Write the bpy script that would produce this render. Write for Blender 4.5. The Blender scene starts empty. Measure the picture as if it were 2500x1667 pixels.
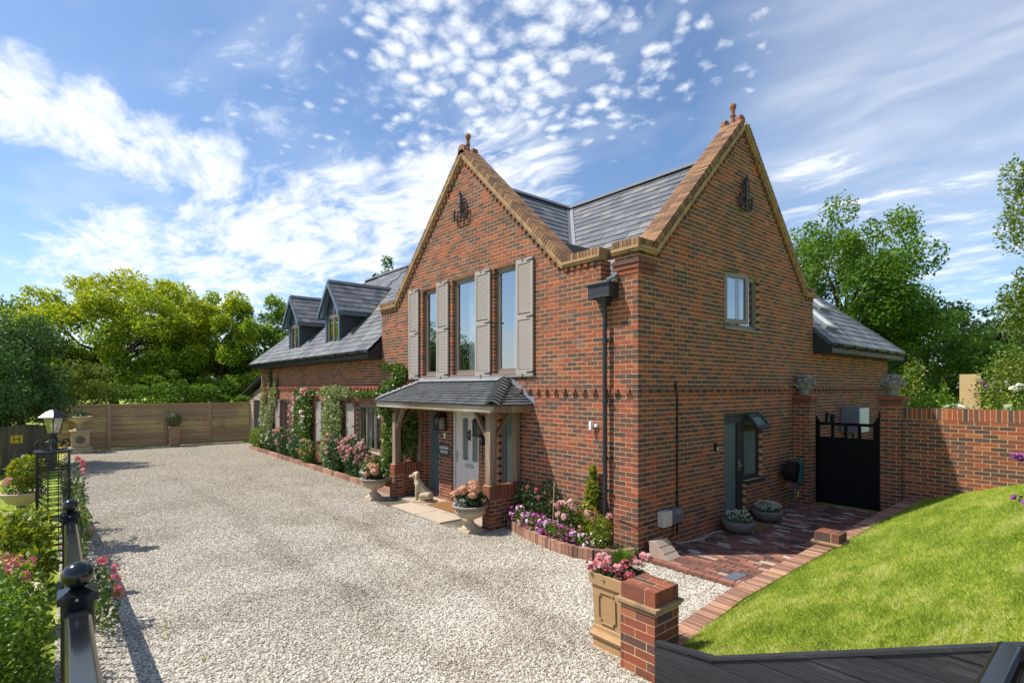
import bpy, math, random
import numpy as np
from mathutils import Vector, Matrix
R = random.Random(11)
RS = np.random.RandomState(11)
SC = bpy.context.scene
COL = SC.collection
rad = math.radians

# ------------------------------------------------------------------ camera
CAM = Vector((4.876, -6.595, 2.56))
cam = bpy.data.cameras.new('camera')
cam.sensor_width = 36.0
cam.lens = 36.0 * 1296 / 2500
cam.shift_y = 0.0454
cam.clip_start = 0.05
cam.clip_end = 3000
camo = bpy.data.objects.new('camera', cam)
camo.location = CAM
camo.rotation_euler = (rad(90), 0, rad(49.825))
COL.objects.link(camo)
SC.camera = camo

# ------------------------------------------------------------------ sky, sun
SUN_AZ, SUN_EL = rad(52), rad(56)
Ldir = Vector((math.cos(SUN_EL) * math.cos(SUN_AZ), math.cos(SUN_EL) * math.sin(SUN_AZ), -math.sin(SUN_EL)))
sun = bpy.data.lights.new('sun', 'SUN')
sun.energy = 4.6
sun.angle = rad(0.53)
sun.color = (1.0, 0.945, 0.86)
suno = bpy.data.objects.new('sun', sun)
suno.rotation_euler = Ldir.to_track_quat('-Z', 'Y').to_euler()
suno.location = (-15, -20, 30)
COL.objects.link(suno)
SC.view_settings.view_transform = 'Standard'
SC.view_settings.look = 'None'
SC.view_settings.gamma = 1.0
SC.view_settings.exposure = 0.50
SC.view_settings.use_curve_mapping = False

W = bpy.data.worlds.new('World')
SC.world = W
W.use_nodes = True


class NT:
    """small helper to write node trees"""
    def __init__(s, tree):
        s.t = tree
        tree.nodes.clear()

    def n(s, typ, **kw):
        nd = s.t.nodes.new(typ)
        for k, v in kw.items():
            if k.startswith('i_'):
                key = k[2:]
                key = int(key) if key.isdigit() else key.replace('_', ' ')
                s.put(nd.inputs[key], v)
            else:
                setattr(nd, k, v)
        return nd

    def put(s, sock, v):
        if isinstance(v, bpy.types.NodeSocket):
            s.t.links.new(v, sock)
        elif isinstance(v, bpy.types.Node):
            s.t.links.new(v.outputs[0], sock)
        else:
            sock.default_value = v

    def m(s, op, a, b=None, c=None, clamp=False):
        nd = s.t.nodes.new('ShaderNodeMath')
        nd.operation = op
        nd.use_clamp = clamp
        s.put(nd.inputs[0], a)
        if b is not None: s.put(nd.inputs[1], b)
        if c is not None: s.put(nd.inputs[2], c)
        return nd.outputs[0]

    def vm(s, op, a, b=None):
        nd = s.t.nodes.new('ShaderNodeVectorMath')
        nd.operation = op
        s.put(nd.inputs[0], a)
        if b is not None: s.put(nd.inputs[1], b)
        return nd

    def smooth(s, x, a, b):
        nd = s.t.nodes.new('ShaderNodeMapRange')
        nd.interpolation_type = 'SMOOTHSTEP'
        s.put(nd.inputs[0], x)
        nd.inputs[1].default_value = a
        nd.inputs[2].default_value = b
        nd.inputs[3].default_value = 0
        nd.inputs[4].default_value = 1
        return nd.outputs[0]

    def noise(s, vec, scale, detail=4, rough=.55, dist=0.0):
        nd = s.t.nodes.new('ShaderNodeTexNoise')
        s.put(nd.inputs['Vector'], vec)
        nd.inputs['Scale'].default_value = scale
        nd.inputs['Detail'].default_value = detail
        nd.inputs['Roughness'].default_value = rough
        nd.inputs['Distortion'].default_value = dist
        return nd.outputs['Fac']

    def mix(s, fac, a, b, mode='MIX'):
        nd = s.t.nodes.new('ShaderNodeMix')
        nd.data_type = 'RGBA'
        nd.blend_type = mode
        s.put(nd.inputs[0], fac)
        s.put(nd.inputs[6], a)
        s.put(nd.inputs[7], b)
        return nd.outputs[2]

    def ramp(s, fac, stops, interp='LINEAR'):
        nd = s.t.nodes.new('ShaderNodeValToRGB')
        nd.color_ramp.interpolation = interp
        el = nd.color_ramp.elements
        while len(el) < len(stops): el.new(0.5)
        for e, (p, c) in zip(el, stops):
            e.position = p
            e.color = (*c, 1) if len(c) == 3 else c
        s.put(nd.inputs[0], fac)
        return nd.outputs[0]


def build_world():
    t = NT(W.node_tree)
    sky = t.n('ShaderNodeTexSky', sky_type='NISHITA', sun_disc=False)
    sky.sun_elevation = SUN_EL
    sky.sun_rotation = math.atan2(-Ldir.x, -Ldir.y)
    sky.altitude = 50
    sky.air_density = 1.0
    sky.dust_density = 0.6
    sky.ozone_density = 2.0
    d = t.vm('NORMALIZE', t.n('ShaderNodeTexCoord').outputs['Generated']).outputs[0]
    sep = t.n('ShaderNodeSeparateXYZ', i_0=d)
    den = t.m('ADD', t.m('MAXIMUM', sep.outputs[2], 0.0), 0.10)
    P = t.n('ShaderNodeCombineXYZ', i_0=t.m('DIVIDE', sep.outputs[0], den), i_1=t.m('DIVIDE', sep.outputs[1], den), i_2=0.0).outputs[0]
    warp = t.n('ShaderNodeTexNoise', i_Scale=1.6, i_Detail=2.0)
    t.put(warp.inputs['Vector'], P)
    sc = t.vm('SCALE', t.vm('SUBTRACT', warp.outputs['Color'], (0.5, 0.5, 0.5)).outputs[0])
    sc.inputs['Scale'].default_value = 0.40
    Pw = t.vm('ADD', P, sc.outputs[0]).outputs[0]

    def blobs(vs, c0, c1, k=1.0):
        """soft patch of sky covered by a string of overlapping discs"""
        r = None
        for v in vs:
            w = 1.0
            if len(v) == 4: v, w = v[:3], v[3]
            dot = t.vm('DOT_PRODUCT', d, Vector(v).normalized()).outputs['Value']
            b = t.smooth(dot, math.cos(rad(c0)), math.cos(rad(c1)))
            if w * k != 1: b = t.m('MULTIPLY', b, w * k)
            r = b if r is None else t.m('MAXIMUM', r, b)
        return r
    far = t.smooth(t.noise(P, .62, 1), .50, .64)
    # altocumulus: small puffs
    Pp = t.vm('ADD', P, t.vm('MULTIPLY', sc.outputs[0], (.3, .3, .3)).outputs[0]).outputs[0]
    puff = t.noise(Pp, 24.0, 4, .56)
    cell = t.n('ShaderNodeTexVoronoi', i_Scale=17.0)
    t.put(cell.inputs['Vector'], Pp)
    cl = t.m('SUBTRACT', .72, cell.outputs['Distance'])
    pf = t.m('ADD', t.m('MULTIPLY', puff, .62), t.m('MULTIPLY', cl, .46))
    mp = blobs([(-.700, .455, .550), (-.600, .575, .557), (-.660, .560, .497), (-.556, .650, .517, .8), (-.735, .51, .445, .75), (-.405, .739, .538, .5)], 10.5, 1.0)
    mp = t.m('MAXIMUM', mp, t.m('MULTIPLY', far, .35))
    dp = t.smooth(t.m('ADD', pf, t.m('MULTIPLY', mp, .36)), .56, 1.0)
    dp = t.m('MULTIPLY', dp, t.smooth(mp, .0, .45))
    # streaky sheets
    st = t.n('ShaderNodeMapping', i_Vector=Pw)
    st.inputs['Rotation'].default_value = (0, 0, rad(-58))
    st.inputs['Scale'].default_value = (0.95, 2.0, 1)
    streak = t.noise(st.outputs[0], 2.4, 5, .64)
    fine = t.noise(st.outputs[0], 9.0, 4, .6)
    s = t.m('ADD', t.m('MULTIPLY', streak, .72), t.m('MULTIPLY', fine, .28))
    band = blobs([(-.926, -.054, .372), (-.934, .025, .357), (-.934, .105, .345), (-.924, .185, .338, .95), (-.905, .265, .320, .75)], 5.0, .5)
    bank = blobs([(-.702, .612, .364, .9), (-.80, .50, .325), (-.863, .404, .285), (-.918, .284, .250, .9), (-.955, .20, .205, .9), (-.982, .06, .175, .85)], 9.0, 1.0)
    right = blobs([(-.31, .91, .27), (-.17, .96, .22)], 11.0, 1.5, .62)
    low = t.m('MULTIPLY', t.smooth(sep.outputs[2], .20, .05), .8)
    mb = t.m('MAXIMUM', t.m('MAXIMUM', band, bank), t.m('MAXIMUM', t.m('MAXIMUM', right, low), t.m('MULTIPLY', far, .45)))
    ds = t.smooth(t.m('ADD', s, t.m('MULTIPLY', mb, .36)), .63, .93)
    ds = t.m('MULTIPLY', ds, t.smooth(mb, .0, .35))
    # thin veil
    v1 = t.m('MULTIPLY', t.smooth(t.noise(st.outputs[0], 1.2, 3, .62), .40, .72), .22)
    v2 = t.m('MULTIPLY', blobs([(-.14, .89, .43)], 20, 2), t.m('MULTIPLY_ADD', s, .3, .14))
    veil = t.m('ADD', v1, v2)
    dens = t.m('MAXIMUM', t.m('MULTIPLY', dp, .93), t.m('MULTIPLY', ds, .96))
    dens = t.m('MAXIMUM', dens, veil, clamp=True)
    body = t.m('MULTIPLY_ADD', t.noise(Pw, 7.0, 2), 1.1, .18, clamp=True)
    cloudcol = t.mix(body, (0.56, 0.63, 0.74, 1), (0.86, 0.88, 0.90, 1))
    skyc = t.vm('SCALE', sky.outputs[0])
    skyc.inputs['Scale'].default_value = 0.116
    out = t.mix(dens, t.vm('MULTIPLY', skyc.outputs[0], (0.92, 1.0, 1.08)).outputs[0], cloudcol)
    bg = t.n('ShaderNodeBackground', i_Color=out, i_Strength=1.0)
    W.node_tree.links.new(bg.outputs[0], t.n('ShaderNodeOutputWorld').inputs[0])


build_world()
W.cycles.sampling_method = 'MANUAL'
W.cycles.sample_map_resolution = 512
SC.cycles.max_bounces = 6
SC.cycles.diffuse_bounces = 3
SC.cycles.glossy_bounces = 3
SC.cycles.transmission_bounces = 4
SC.cycles.transparent_max_bounces = 8

# ------------------------------------------------------------------ materials
MATS = {}


def mat(name, col=None, rough=.75, ramp=None, interp='LINEAR', attr='rnd', var=0.0, vscale=6.0, bump=0.0, bscale=60.0,
        spec=.5, metal=0.0, coat=0.0, translucent=0.0, stretch=None, inst=False, dirt=None, wear=0.0):
    m = bpy.data.materials.new(name)
    m.use_nodes = True
    t = NT(m.node_tree)
    tc = t.n('ShaderNodeTexCoord').outputs['Object']
    if stretch:
        mp = t.n('ShaderNodeMapping', i_Vector=tc)
        mp.inputs['Scale'].default_value = stretch
        tc = mp.outputs[0]
    if ramp:
        if inst == 'loc':
            oi = t.n('ShaderNodeObjectInfo')
            mp0 = t.n('ShaderNodeMapping', i_Vector=oi.outputs['Location'])
            mp0.inputs['Rotation'].default_value = (0, 0, .5)
            mp0.inputs['Scale'].default_value = (1.3, .45, 1)
            big = t.noise(mp0.outputs[0], 2.0, 5, .66)
            fac = t.m('ADD', t.m('MULTIPLY', t.smooth(t.m('ADD', t.m('MULTIPLY', big, .7), t.m('MULTIPLY', t.noise(mp0.outputs[0], 9.0, 3, .6), .3)), .36, .64), .80), t.m('MULTIPLY', oi.outputs['Random'], .24))
        elif inst == 'peb':
            oi = t.n('ShaderNodeObjectInfo')
            big = t.noise(oi.outputs['Location'], .55, 4, .6)
            fac = t.m('ADD', t.m('MULTIPLY', t.smooth(big, .30, .62), .34), t.m('MULTIPLY', oi.outputs['Random'], .72))
            sp = t.n('ShaderNodeSeparateXYZ', i_0=oi.outputs['Location'])
            yw = t.m('ADD', sp.outputs[1], t.m('MULTIPLY', t.noise(oi.outputs['Location'], .18, 2), 1.6))
            for yt in (-1.75, -3.25):   # faint wheel tracks along the drive
                fac = t.m('SUBTRACT', fac, t.m('MULTIPLY', t.smooth(t.m('ABSOLUTE', t.m('SUBTRACT', yw, yt)), .30, .05), .16))
        elif inst:
            fac = t.n('ShaderNodeObjectInfo').outputs['Random']
        else:
            fac = t.n('ShaderNodeAttribute', attribute_name=attr).outputs['Fac']
        c = t.ramp(fac, ramp, interp)
    else:
        c = t.n('ShaderNodeRGB').outputs[0]
        c.default_value = (*col, 1)
    if var:
        nz = t.noise(tc, vscale, 6, .6)
        f = t.m('MULTIPLY_ADD', nz, var * 2.4, 1 - var * 1.2)
        if wear: f = t.m('MULTIPLY', f, t.m('MULTIPLY_ADD', t.noise(tc, wear, 4, .6), .7, .65))
        c = t.vm('SCALE', c)
        t.put(c.inputs['Scale'], f)
        c = c.outputs[0]
    if dirt:
        dcol, dscale, lo, hi = dirt
        c = t.mix(t.smooth(t.noise(tc, dscale, 5, .65), lo, hi), c, (*dcol, 1))
    b = t.n('ShaderNodeBsdfPrincipled', i_Roughness=rough, i_Metallic=metal)
    t.put(b.inputs['Base Color'], c)
    b.inputs['Specular IOR Level'].default_value = spec
    b.inputs['Coat Weight'].default_value = coat
    if bump:
        bp = t.n('ShaderNodeBump', i_Strength=bump, i_Distance=.01, i_Height=t.noise(tc, bscale, 5, .6))
        t.put(b.inputs['Normal'], bp.outputs[0])
    sh = b.outputs[0]
    if translucent:
        tr = t.n('ShaderNodeBsdfTranslucent')
        t.put(tr.inputs[0], t.mix(.6, c, (.9, 1, .35, 1), 'MULTIPLY'))
        mx = t.n('ShaderNodeMixShader', i_0=translucent)
        t.put(mx.inputs[1], sh)
        t.put(mx.inputs[2], tr.outputs[0])
        sh = mx.outputs[0]
    o = t.n('ShaderNodeOutputMaterial')
    t.put(o.inputs[0], sh)
    MATS[name] = m
    return m


def glass_mat(name, tint=(1, 1, 1), boost=1.0, refl_min=.06):
    m = bpy.data.materials.new(name)
    m.use_nodes = True
    t = NT(m.node_tree)
    fr = t.n('ShaderNodeFresnel', i_IOR=1.55)
    fac = t.m('MULTIPLY_ADD', fr.outputs[0], boost, refl_min, clamp=True)
    fac = t.m('MULTIPLY', fac, t.m('SUBTRACT', 1.0, t.n('ShaderNodeNewGeometry').outputs['Backfacing']))
    tr = t.n('ShaderNodeBsdfTransparent', i_Color=(*tint, 1))
    gl = t.n('ShaderNodeBsdfGlossy', i_Roughness=.012, i_Color=(.95, .97, 1, 1))
    mx = t.n('ShaderNodeMixShader')
    t.put(mx.inputs[0], fac)
    t.put(mx.inputs[1], tr.outputs[0])
    t.put(mx.inputs[2], gl.outputs[0])
    o = t.n('ShaderNodeOutputMaterial')
    t.put(o.inputs[0], mx.outputs[0])
    MATS[name] = m
    return m


BRICKRAMP = [(0, (.078, .045, .038)), (.17, (.102, .054, .043)), (.36, (.14, .058, .040)), (.54, (.19, .061, .035)), (.70, (.24, .065, .032)),
             (.84, (.29, .071, .031)), (.93, (.33, .083, .034)), (.97, (.15, .098, .084)), (1, (.35, .12, .048))]
mat('brick', ramp=BRICKRAMP, rough=.88, wear=.9, var=.28, vscale=22, bump=.5, bscale=90, dirt=((.055, .04, .038), 7, .60, .78))
mat('mortar', (.58, .37, .185), rough=.95, var=.16, vscale=9, bump=.5, bscale=140)
mat('coping_brick', ramp=[(0, (.12, .065, .045)), (.4, (.20, .10, .055)), (.7, (.27, .135, .065)), (1, (.34, .19, .09))], rough=.9, var=.3, vscale=14, bump=.4, dirt=((.30, .23, .13), 9, .56, .75))
mat('moulding', (.36, .225, .105), rough=.85, var=.3, vscale=6, bump=.3, dirt=((.17, .125, .08), 5, .48, .68))
mat('paver', ramp=[(0, (.07, .045, .038)), (.2, (.115, .058, .045)), (.45, (.19, .08, .055)), (.65, (.28, .11, .07)), (.8, (.34, .19, .13)), (.9, (.42, .33, .26)), (1, (.50, .45, .40))],
    rough=.85, var=.25, vscale=14, bump=.5, dirt=((.07, .058, .035), 5, .52, .72))
mat('edging_brick', ramp=[(0, (.15, .085, .062)), (.5, (.30, .145, .095)), (1, (.42, .23, .15))], rough=.88, var=.25, vscale=16, bump=.4)
mat('joint_sand', (.10, .085, .055), rough=1, var=.3, vscale=30)
mat('slate', ramp=[(0, (.082, .088, .098)), (.5, (.125, .132, .143)), (.85, (.162, .165, .17)), (1, (.21, .195, .17))], rough=.5, var=.28, vscale=7, wear=.7, bump=.25, bscale=50, spec=.5)
mat('porch_tile', ramp=[(0, (.055, .058, .062)), (1, (.10, .103, .108))], rough=.55, var=.2, vscale=10)
mat('lead', (.20, .215, .235), rough=.5, var=.2, vscale=7)
mat('oak', (.215, .145, .083), rough=.8, var=.42, vscale=9, stretch=(1, 1, .12), bump=.4, bscale=30, dirt=((.33, .28, .22), 5, .50, .72))
mat('oak_beam', (.25, .175, .105), rough=.8, var=.4, vscale=9, stretch=(.12, 1, 1), bump=.4, bscale=30, dirt=((.46, .41, .34), 3, .42, .66))
mat('taupe_frame', (.20, .165, .14), rough=.5, var=.06)
mat('shutter_paint', (.345, .298, .265), rough=.55, var=.06)
mat('door_paint', (.62, .575, .54), rough=.45, var=.04)
mat('anthracite', (.026, .028, .032), rough=.45)
mat('dormer_lead', (.040, .050, .065), rough=.55, var=.2, vscale=5)
mat('dormer_board', (.095, .135, .18), rough=.55, var=.15, vscale=5)
mat('black_paint', (.010, .010, .012), rough=.16, var=.1, spec=.6)
mat('black_gate', (.005, .005, .0055), rough=.75, spec=.2)
mat('black_plank', (.020, .021, .024), rough=.7, var=.5, vscale=9, stretch=(.1, 1, 1), bump=.7, bscale=45, dirt=((.10, .098, .10), 4, .53, .72))
mat('black_metal', (.008, .008, .009), rough=.35)
mat('gutter', (.02, .022, .026), rough=.45)
mat('cable', (.03, .028, .026), rough=.9, spec=.1)
mat('steel', (.55, .53, .5), rough=.35, metal=.8)
mat('white_plastic', (.75, .74, .70), rough=.45)
mat('cream_plastic', (.52, .49, .41), rough=.5)
mat('grey_plastic', (.12, .13, .15), rough=.5)
mat('teal_plastic', (.005, .11, .11), rough=.45)
mat('yellow_plate', (.75, .50, .02), rough=.5)
mat('stone', (.50, .39, .26), rough=.9, var=.22, vscale=9, bump=.5, bscale=60, dirt=((.20, .175, .14), 6, .55, .75))
mat('stone_rim', (.27, .235, .19), rough=.95, var=.4, vscale=40, bump=1, bscale=70)
mat('stone_grey', (.24, .22, .185), rough=.95, var=.45, vscale=25, bump=1, bscale=40)
mat('stone_dark', (.16, .15, .125), rough=.95, var=.4, vscale=18, bump=.6)
mat('stone_dog', (.44, .36, .235), rough=.85, var=.2, vscale=14, bump=.3, bscale=60)
mat('buff_pot', (.39, .235, .105), rough=.85, var=.16, vscale=10, bump=.3, dirt=((.24, .17, .09), 7, .6, .8))
mat('terracotta', (.26, .105, .065), rough=.9, var=.2, vscale=10, bump=.3)
mat('flagstone', ramp=[(0, (.34, .27, .20)), (1, (.45, .36, .27))], rough=.85, var=.2, vscale=6, bump=.3)
mat('coir', (.24, .11, .035), rough=1, var=.35, vscale=40, bump=1, bscale=160)
mat('fence_wood', ramp=[(0, (.33, .225, .125)), (1, (.47, .33, .195))], rough=.85, var=.25, vscale=5, stretch=(1, .3, 3))
mat('old_board', ramp=[(0, (.085, .068, .05)), (1, (.145, .118, .088))], rough=.9, var=.4, vscale=6, stretch=(3, 3, .3))
mat('new_wood', (.55, .38, .19), rough=.8, var=.15, vscale=4)
mat('weatherboard', ramp=[(0, (.36, .32, .27)), (1, (.45, .40, .34))], rough=.85, var=.2, vscale=4)
mat('bark', (.075, .055, .04), rough=.95, var=.4, vscale=12, bump=1, bscale=25)
mat('stem', (.10, .12, .04), rough=.8)
mat('soil', (.045, .032, .022), rough=1, var=.4, vscale=20, bump=1, bscale=50)
mat('frosted', (.10, .145, .14), rough=.10, var=.25, vscale=2, spec=.9)
mat('frosted_grey', (.13, .155, .16), rough=.16, var=.1, vscale=2, spec=.5)
mat('curtain', (.80, .82, .84), rough=.9, translucent=.3)
mat('room', (.13, .125, .115), rough=.9)
mat('room_pale', (.30, .29, .26), rough=.9)
mat('blind', (.45, .40, .28), rough=.9)
mat('sign_slate', (.055, .055, .058), rough=.6, var=.1)
mat('sign_white', (.78, .78, .76), rough=.6)
mat('lamp_glass', (.55, .60, .56), rough=.12, spec=.8)
mat('bulb', (.8, .75, .6), rough=.3)
glass_mat('glass', (.86, .90, .90), 2.2, .26)
glass_mat('glass_dark', (.80, .84, .82), 2.0, .12)
LEAF = dict(rough=.55, var=.0, spec=.35)
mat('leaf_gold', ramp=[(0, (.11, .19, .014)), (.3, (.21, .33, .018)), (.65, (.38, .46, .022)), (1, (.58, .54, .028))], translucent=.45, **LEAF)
mat('leaf_mid', ramp=[(0, (.065, .14, .014)), (.5, (.15, .265, .02)), (1, (.30, .39, .03))], translucent=.42, **LEAF)
mat('leaf_oak', ramp=[(0, (.035, .09, .012)), (.5, (.09, .19, .018)), (1, (.22, .33, .028))], translucent=.40, **LEAF)
mat('leaf_far', ramp=[(0, (.025, .055, .018)), (.6, (.05, .10, .025)), (1, (.09, .155, .035))], translucent=.32, **LEAF)
mat('leaf_holly', ramp=[(0, (.045, .10, .026)), (.6, (.095, .185, .045)), (1, (.22, .31, .08))], rough=.5, spec=.35, translucent=.28)
mat('leaf_light', ramp=[(0, (.07, .12, .016)), (.5, (.17, .24, .028)), (1, (.34, .37, .07))], translucent=.42, **LEAF)
mat('leaf_vine', ramp=[(0, (.03, .075, .012)), (.45, (.085, .165, .02)), (.75, (.20, .28, .04)), (1, (.46, .46, .18))], rough=.4, spec=.5, translucent=.32)
mat('leaf_variegated', ramp=[(0, (.05, .10, .02)), (.35, (.16, .22, .06)), (.62, (.42, .44, .20)), (1, (.62, .60, .38))], rough=.45, translucent=.3)
mat('leaf_dark', ramp=[(0, (.024, .058, .018)), (.6, (.055, .12, .03)), (1, (.13, .20, .05))], rough=.4, spec=.5, translucent=.25)
mat('leaf_bright', ramp=[(0, (.075, .15, .014)), (.6, (.19, .30, .024)), (1, (.36, .43, .06))], rough=.45, translucent=.4)
mat('leaf_lime', ramp=[(0, (.10, .16, .012)), (.6, (.27, .32, .018)), (.9, (.45, .42, .03)), (1, (.40, .20, .03))], rough=.45, translucent=.4)
mat('petal_pink', ramp=[(0, (.60, .22, .24)), (.6, (.70, .36, .36)), (1, (.78, .55, .52))], rough=.7, translucent=.3)
mat('petal_rose', ramp=[(0, (.52, .07, .11)), (1, (.68, .22, .26))], rough=.7, translucent=.3)
mat('petal_salmon', ramp=[(0, (.58, .24, .13)), (.6, (.66, .36, .22)), (1, (.72, .50, .36))], rough=.75, translucent=.25)
mat('petal_white', ramp=[(0, (.62, .60, .50)), (1, (.80, .80, .74))], rough=.75, translucent=.25)
mat('petal_purple', ramp=[(0, (.20, .012, .12)), (.35, (.34, .03, .22)), (.55, (.48, .12, .36)), (.68, (.74, .58, .70)), (1, (.82, .76, .80))], rough=.7, translucent=.2)
mat('petal_violet', ramp=[(0, (.15, .02, .16)), (1, (.33, .05, .34))], rough=.7)
mat('pebble', ramp=[(0, (.15, .125, .09)), (.25, (.30, .262, .20)), (.55, (.45, .405, .33)), (.85, (.58, .535, .45)), (1, (.66, .615, .53))], rough=.9, inst='peb')
mat('grass_blade', ramp=[(0, (.14, .225, .010)), (.40, (.27, .37, .020)), (.72, (.45, .50, .06)), (1, (.66, .62, .24))], rough=.6, inst='loc', translucent=.35)
mat('white_leaf', ramp=[(0, (.30, .33, .28)), (1, (.5, .53, .46))], rough=.8)


def ground_materials():
    m = bpy.data.materials.new('gravel')
    m.use_nodes = True
    t = NT(m.node_tree)
    tc = t.n('ShaderNodeTexCoord').outputs['Object']
    v = t.n('ShaderNodeTexVoronoi', i_Scale=48.0)
    t.put(v.inputs['Vector'], tc)
    sep = t.n('ShaderNodeSeparateColor', i_0=v.outputs['Color'])
    c = t.ramp(sep.outputs[0], [(0, (.15, .12, .08)), (.3, (.30, .255, .185)), (.6, (.43, .38, .30)), (1, (.57, .52, .425))])
    edge = t.smooth(v.outputs['Distance'], .60, .25)
    c = t.mix(t.m('MULTIPLY_ADD', edge, .75, .25), (.20, .165, .115, 1), c)
    big = t.noise(tc, .7, 5, .6)
    c = t.mix(t.m('MULTIPLY', t.smooth(big, .45, .70), .30), c, (.27, .225, .16, 1))
    b = t.n('ShaderNodeBsdfPrincipled', i_Roughness=.95)
    t.put(b.inputs['Base Color'], c)
    bp = t.n('ShaderNodeBump', i_Strength=.9, i_Distance=.012)
    t.put(bp.inputs['Height'], t.m('SUBTRACT', 1.0, v.outputs['Distance']))
    t.put(b.inputs['Normal'], bp.outputs[0])
    t.put(t.n('ShaderNodeOutputMaterial').inputs[0], b.outputs[0])
    MATS['gravel'] = m

    for tn in ('turf', 'turf_bank'):
        m = bpy.data.materials.new(tn)
        m.use_nodes = True
        t = NT(m.node_tree)
        tc = t.n('ShaderNodeTexCoord').outputs['Object']
        n1 = t.noise(tc, 1.1, 5, .6)
        n2 = t.noise(tc, 28, 4, .6)
        c = t.ramp(t.m('ADD', t.m('MULTIPLY', n1, .7), t.m('MULTIPLY', n2, .3)), [(.3, (.14, .21, .014)), (.5, (.25, .33, .02)), (.68, (.42, .44, .08))])
        if tn == 'turf_bank':
            yy_ = t.n('ShaderNodeSeparateXYZ', i_0=tc).outputs[1]
            f_ = t.m('MULTIPLY', t.smooth(yy_, -2.45, -2.85), t.smooth(t.noise(tc, 2.2, 4), .42, .58))
            c = t.mix(f_, c, (.20, .125, .075, 1))
        b = t.n('ShaderNodeBsdfPrincipled', i_Roughness=.95)
        t.put(b.inputs['Base Color'], c)
        bp = t.n('ShaderNodeBump', i_Strength=.8, i_Distance=.02, i_Height=t.noise(tc, 90, 3))
        t.put(b.inputs['Normal'], bp.outputs[0])
        t.put(t.n('ShaderNodeOutputMaterial').inputs[0], b.outputs[0])
        MATS[tn] = m


ground_materials()

# ------------------------------------------------------------------ scene helpers
WL = {}


def link(o, parent=None, wl=(0, 0, 0)):
    COL.objects.link(o)
    wl = Vector(wl)
    WL[o.name] = wl
    if parent:
        o.parent = parent
        o.location = wl - WL[parent.name]
    else:
        o.location = wl
    return o


def tag(o, label=None, cat=None, group=None, kind=None):
    if label: o['label'] = label
    if cat: o['category'] = cat
    if group: o['group'] = group
    if kind: o['kind'] = kind
    return o


def thing(name, label, cat, loc, group=None):
    o = bpy.data.objects.new(name, None)
    o.empty_display_size = .1
    link(o, None, loc)
    return tag(o, label, cat, group)


def mesh_obj(name, me, m, parent=None, loc=(0, 0, 0), rot=None):
    if m is not None and len(me.materials) == 0:
        me.materials.append(MATS[m] if isinstance(m, str) else m)
    o = bpy.data.objects.new(name, me)
    link(o, parent, loc)
    if rot is not None: o.rotation_euler = rot
    return o


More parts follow.
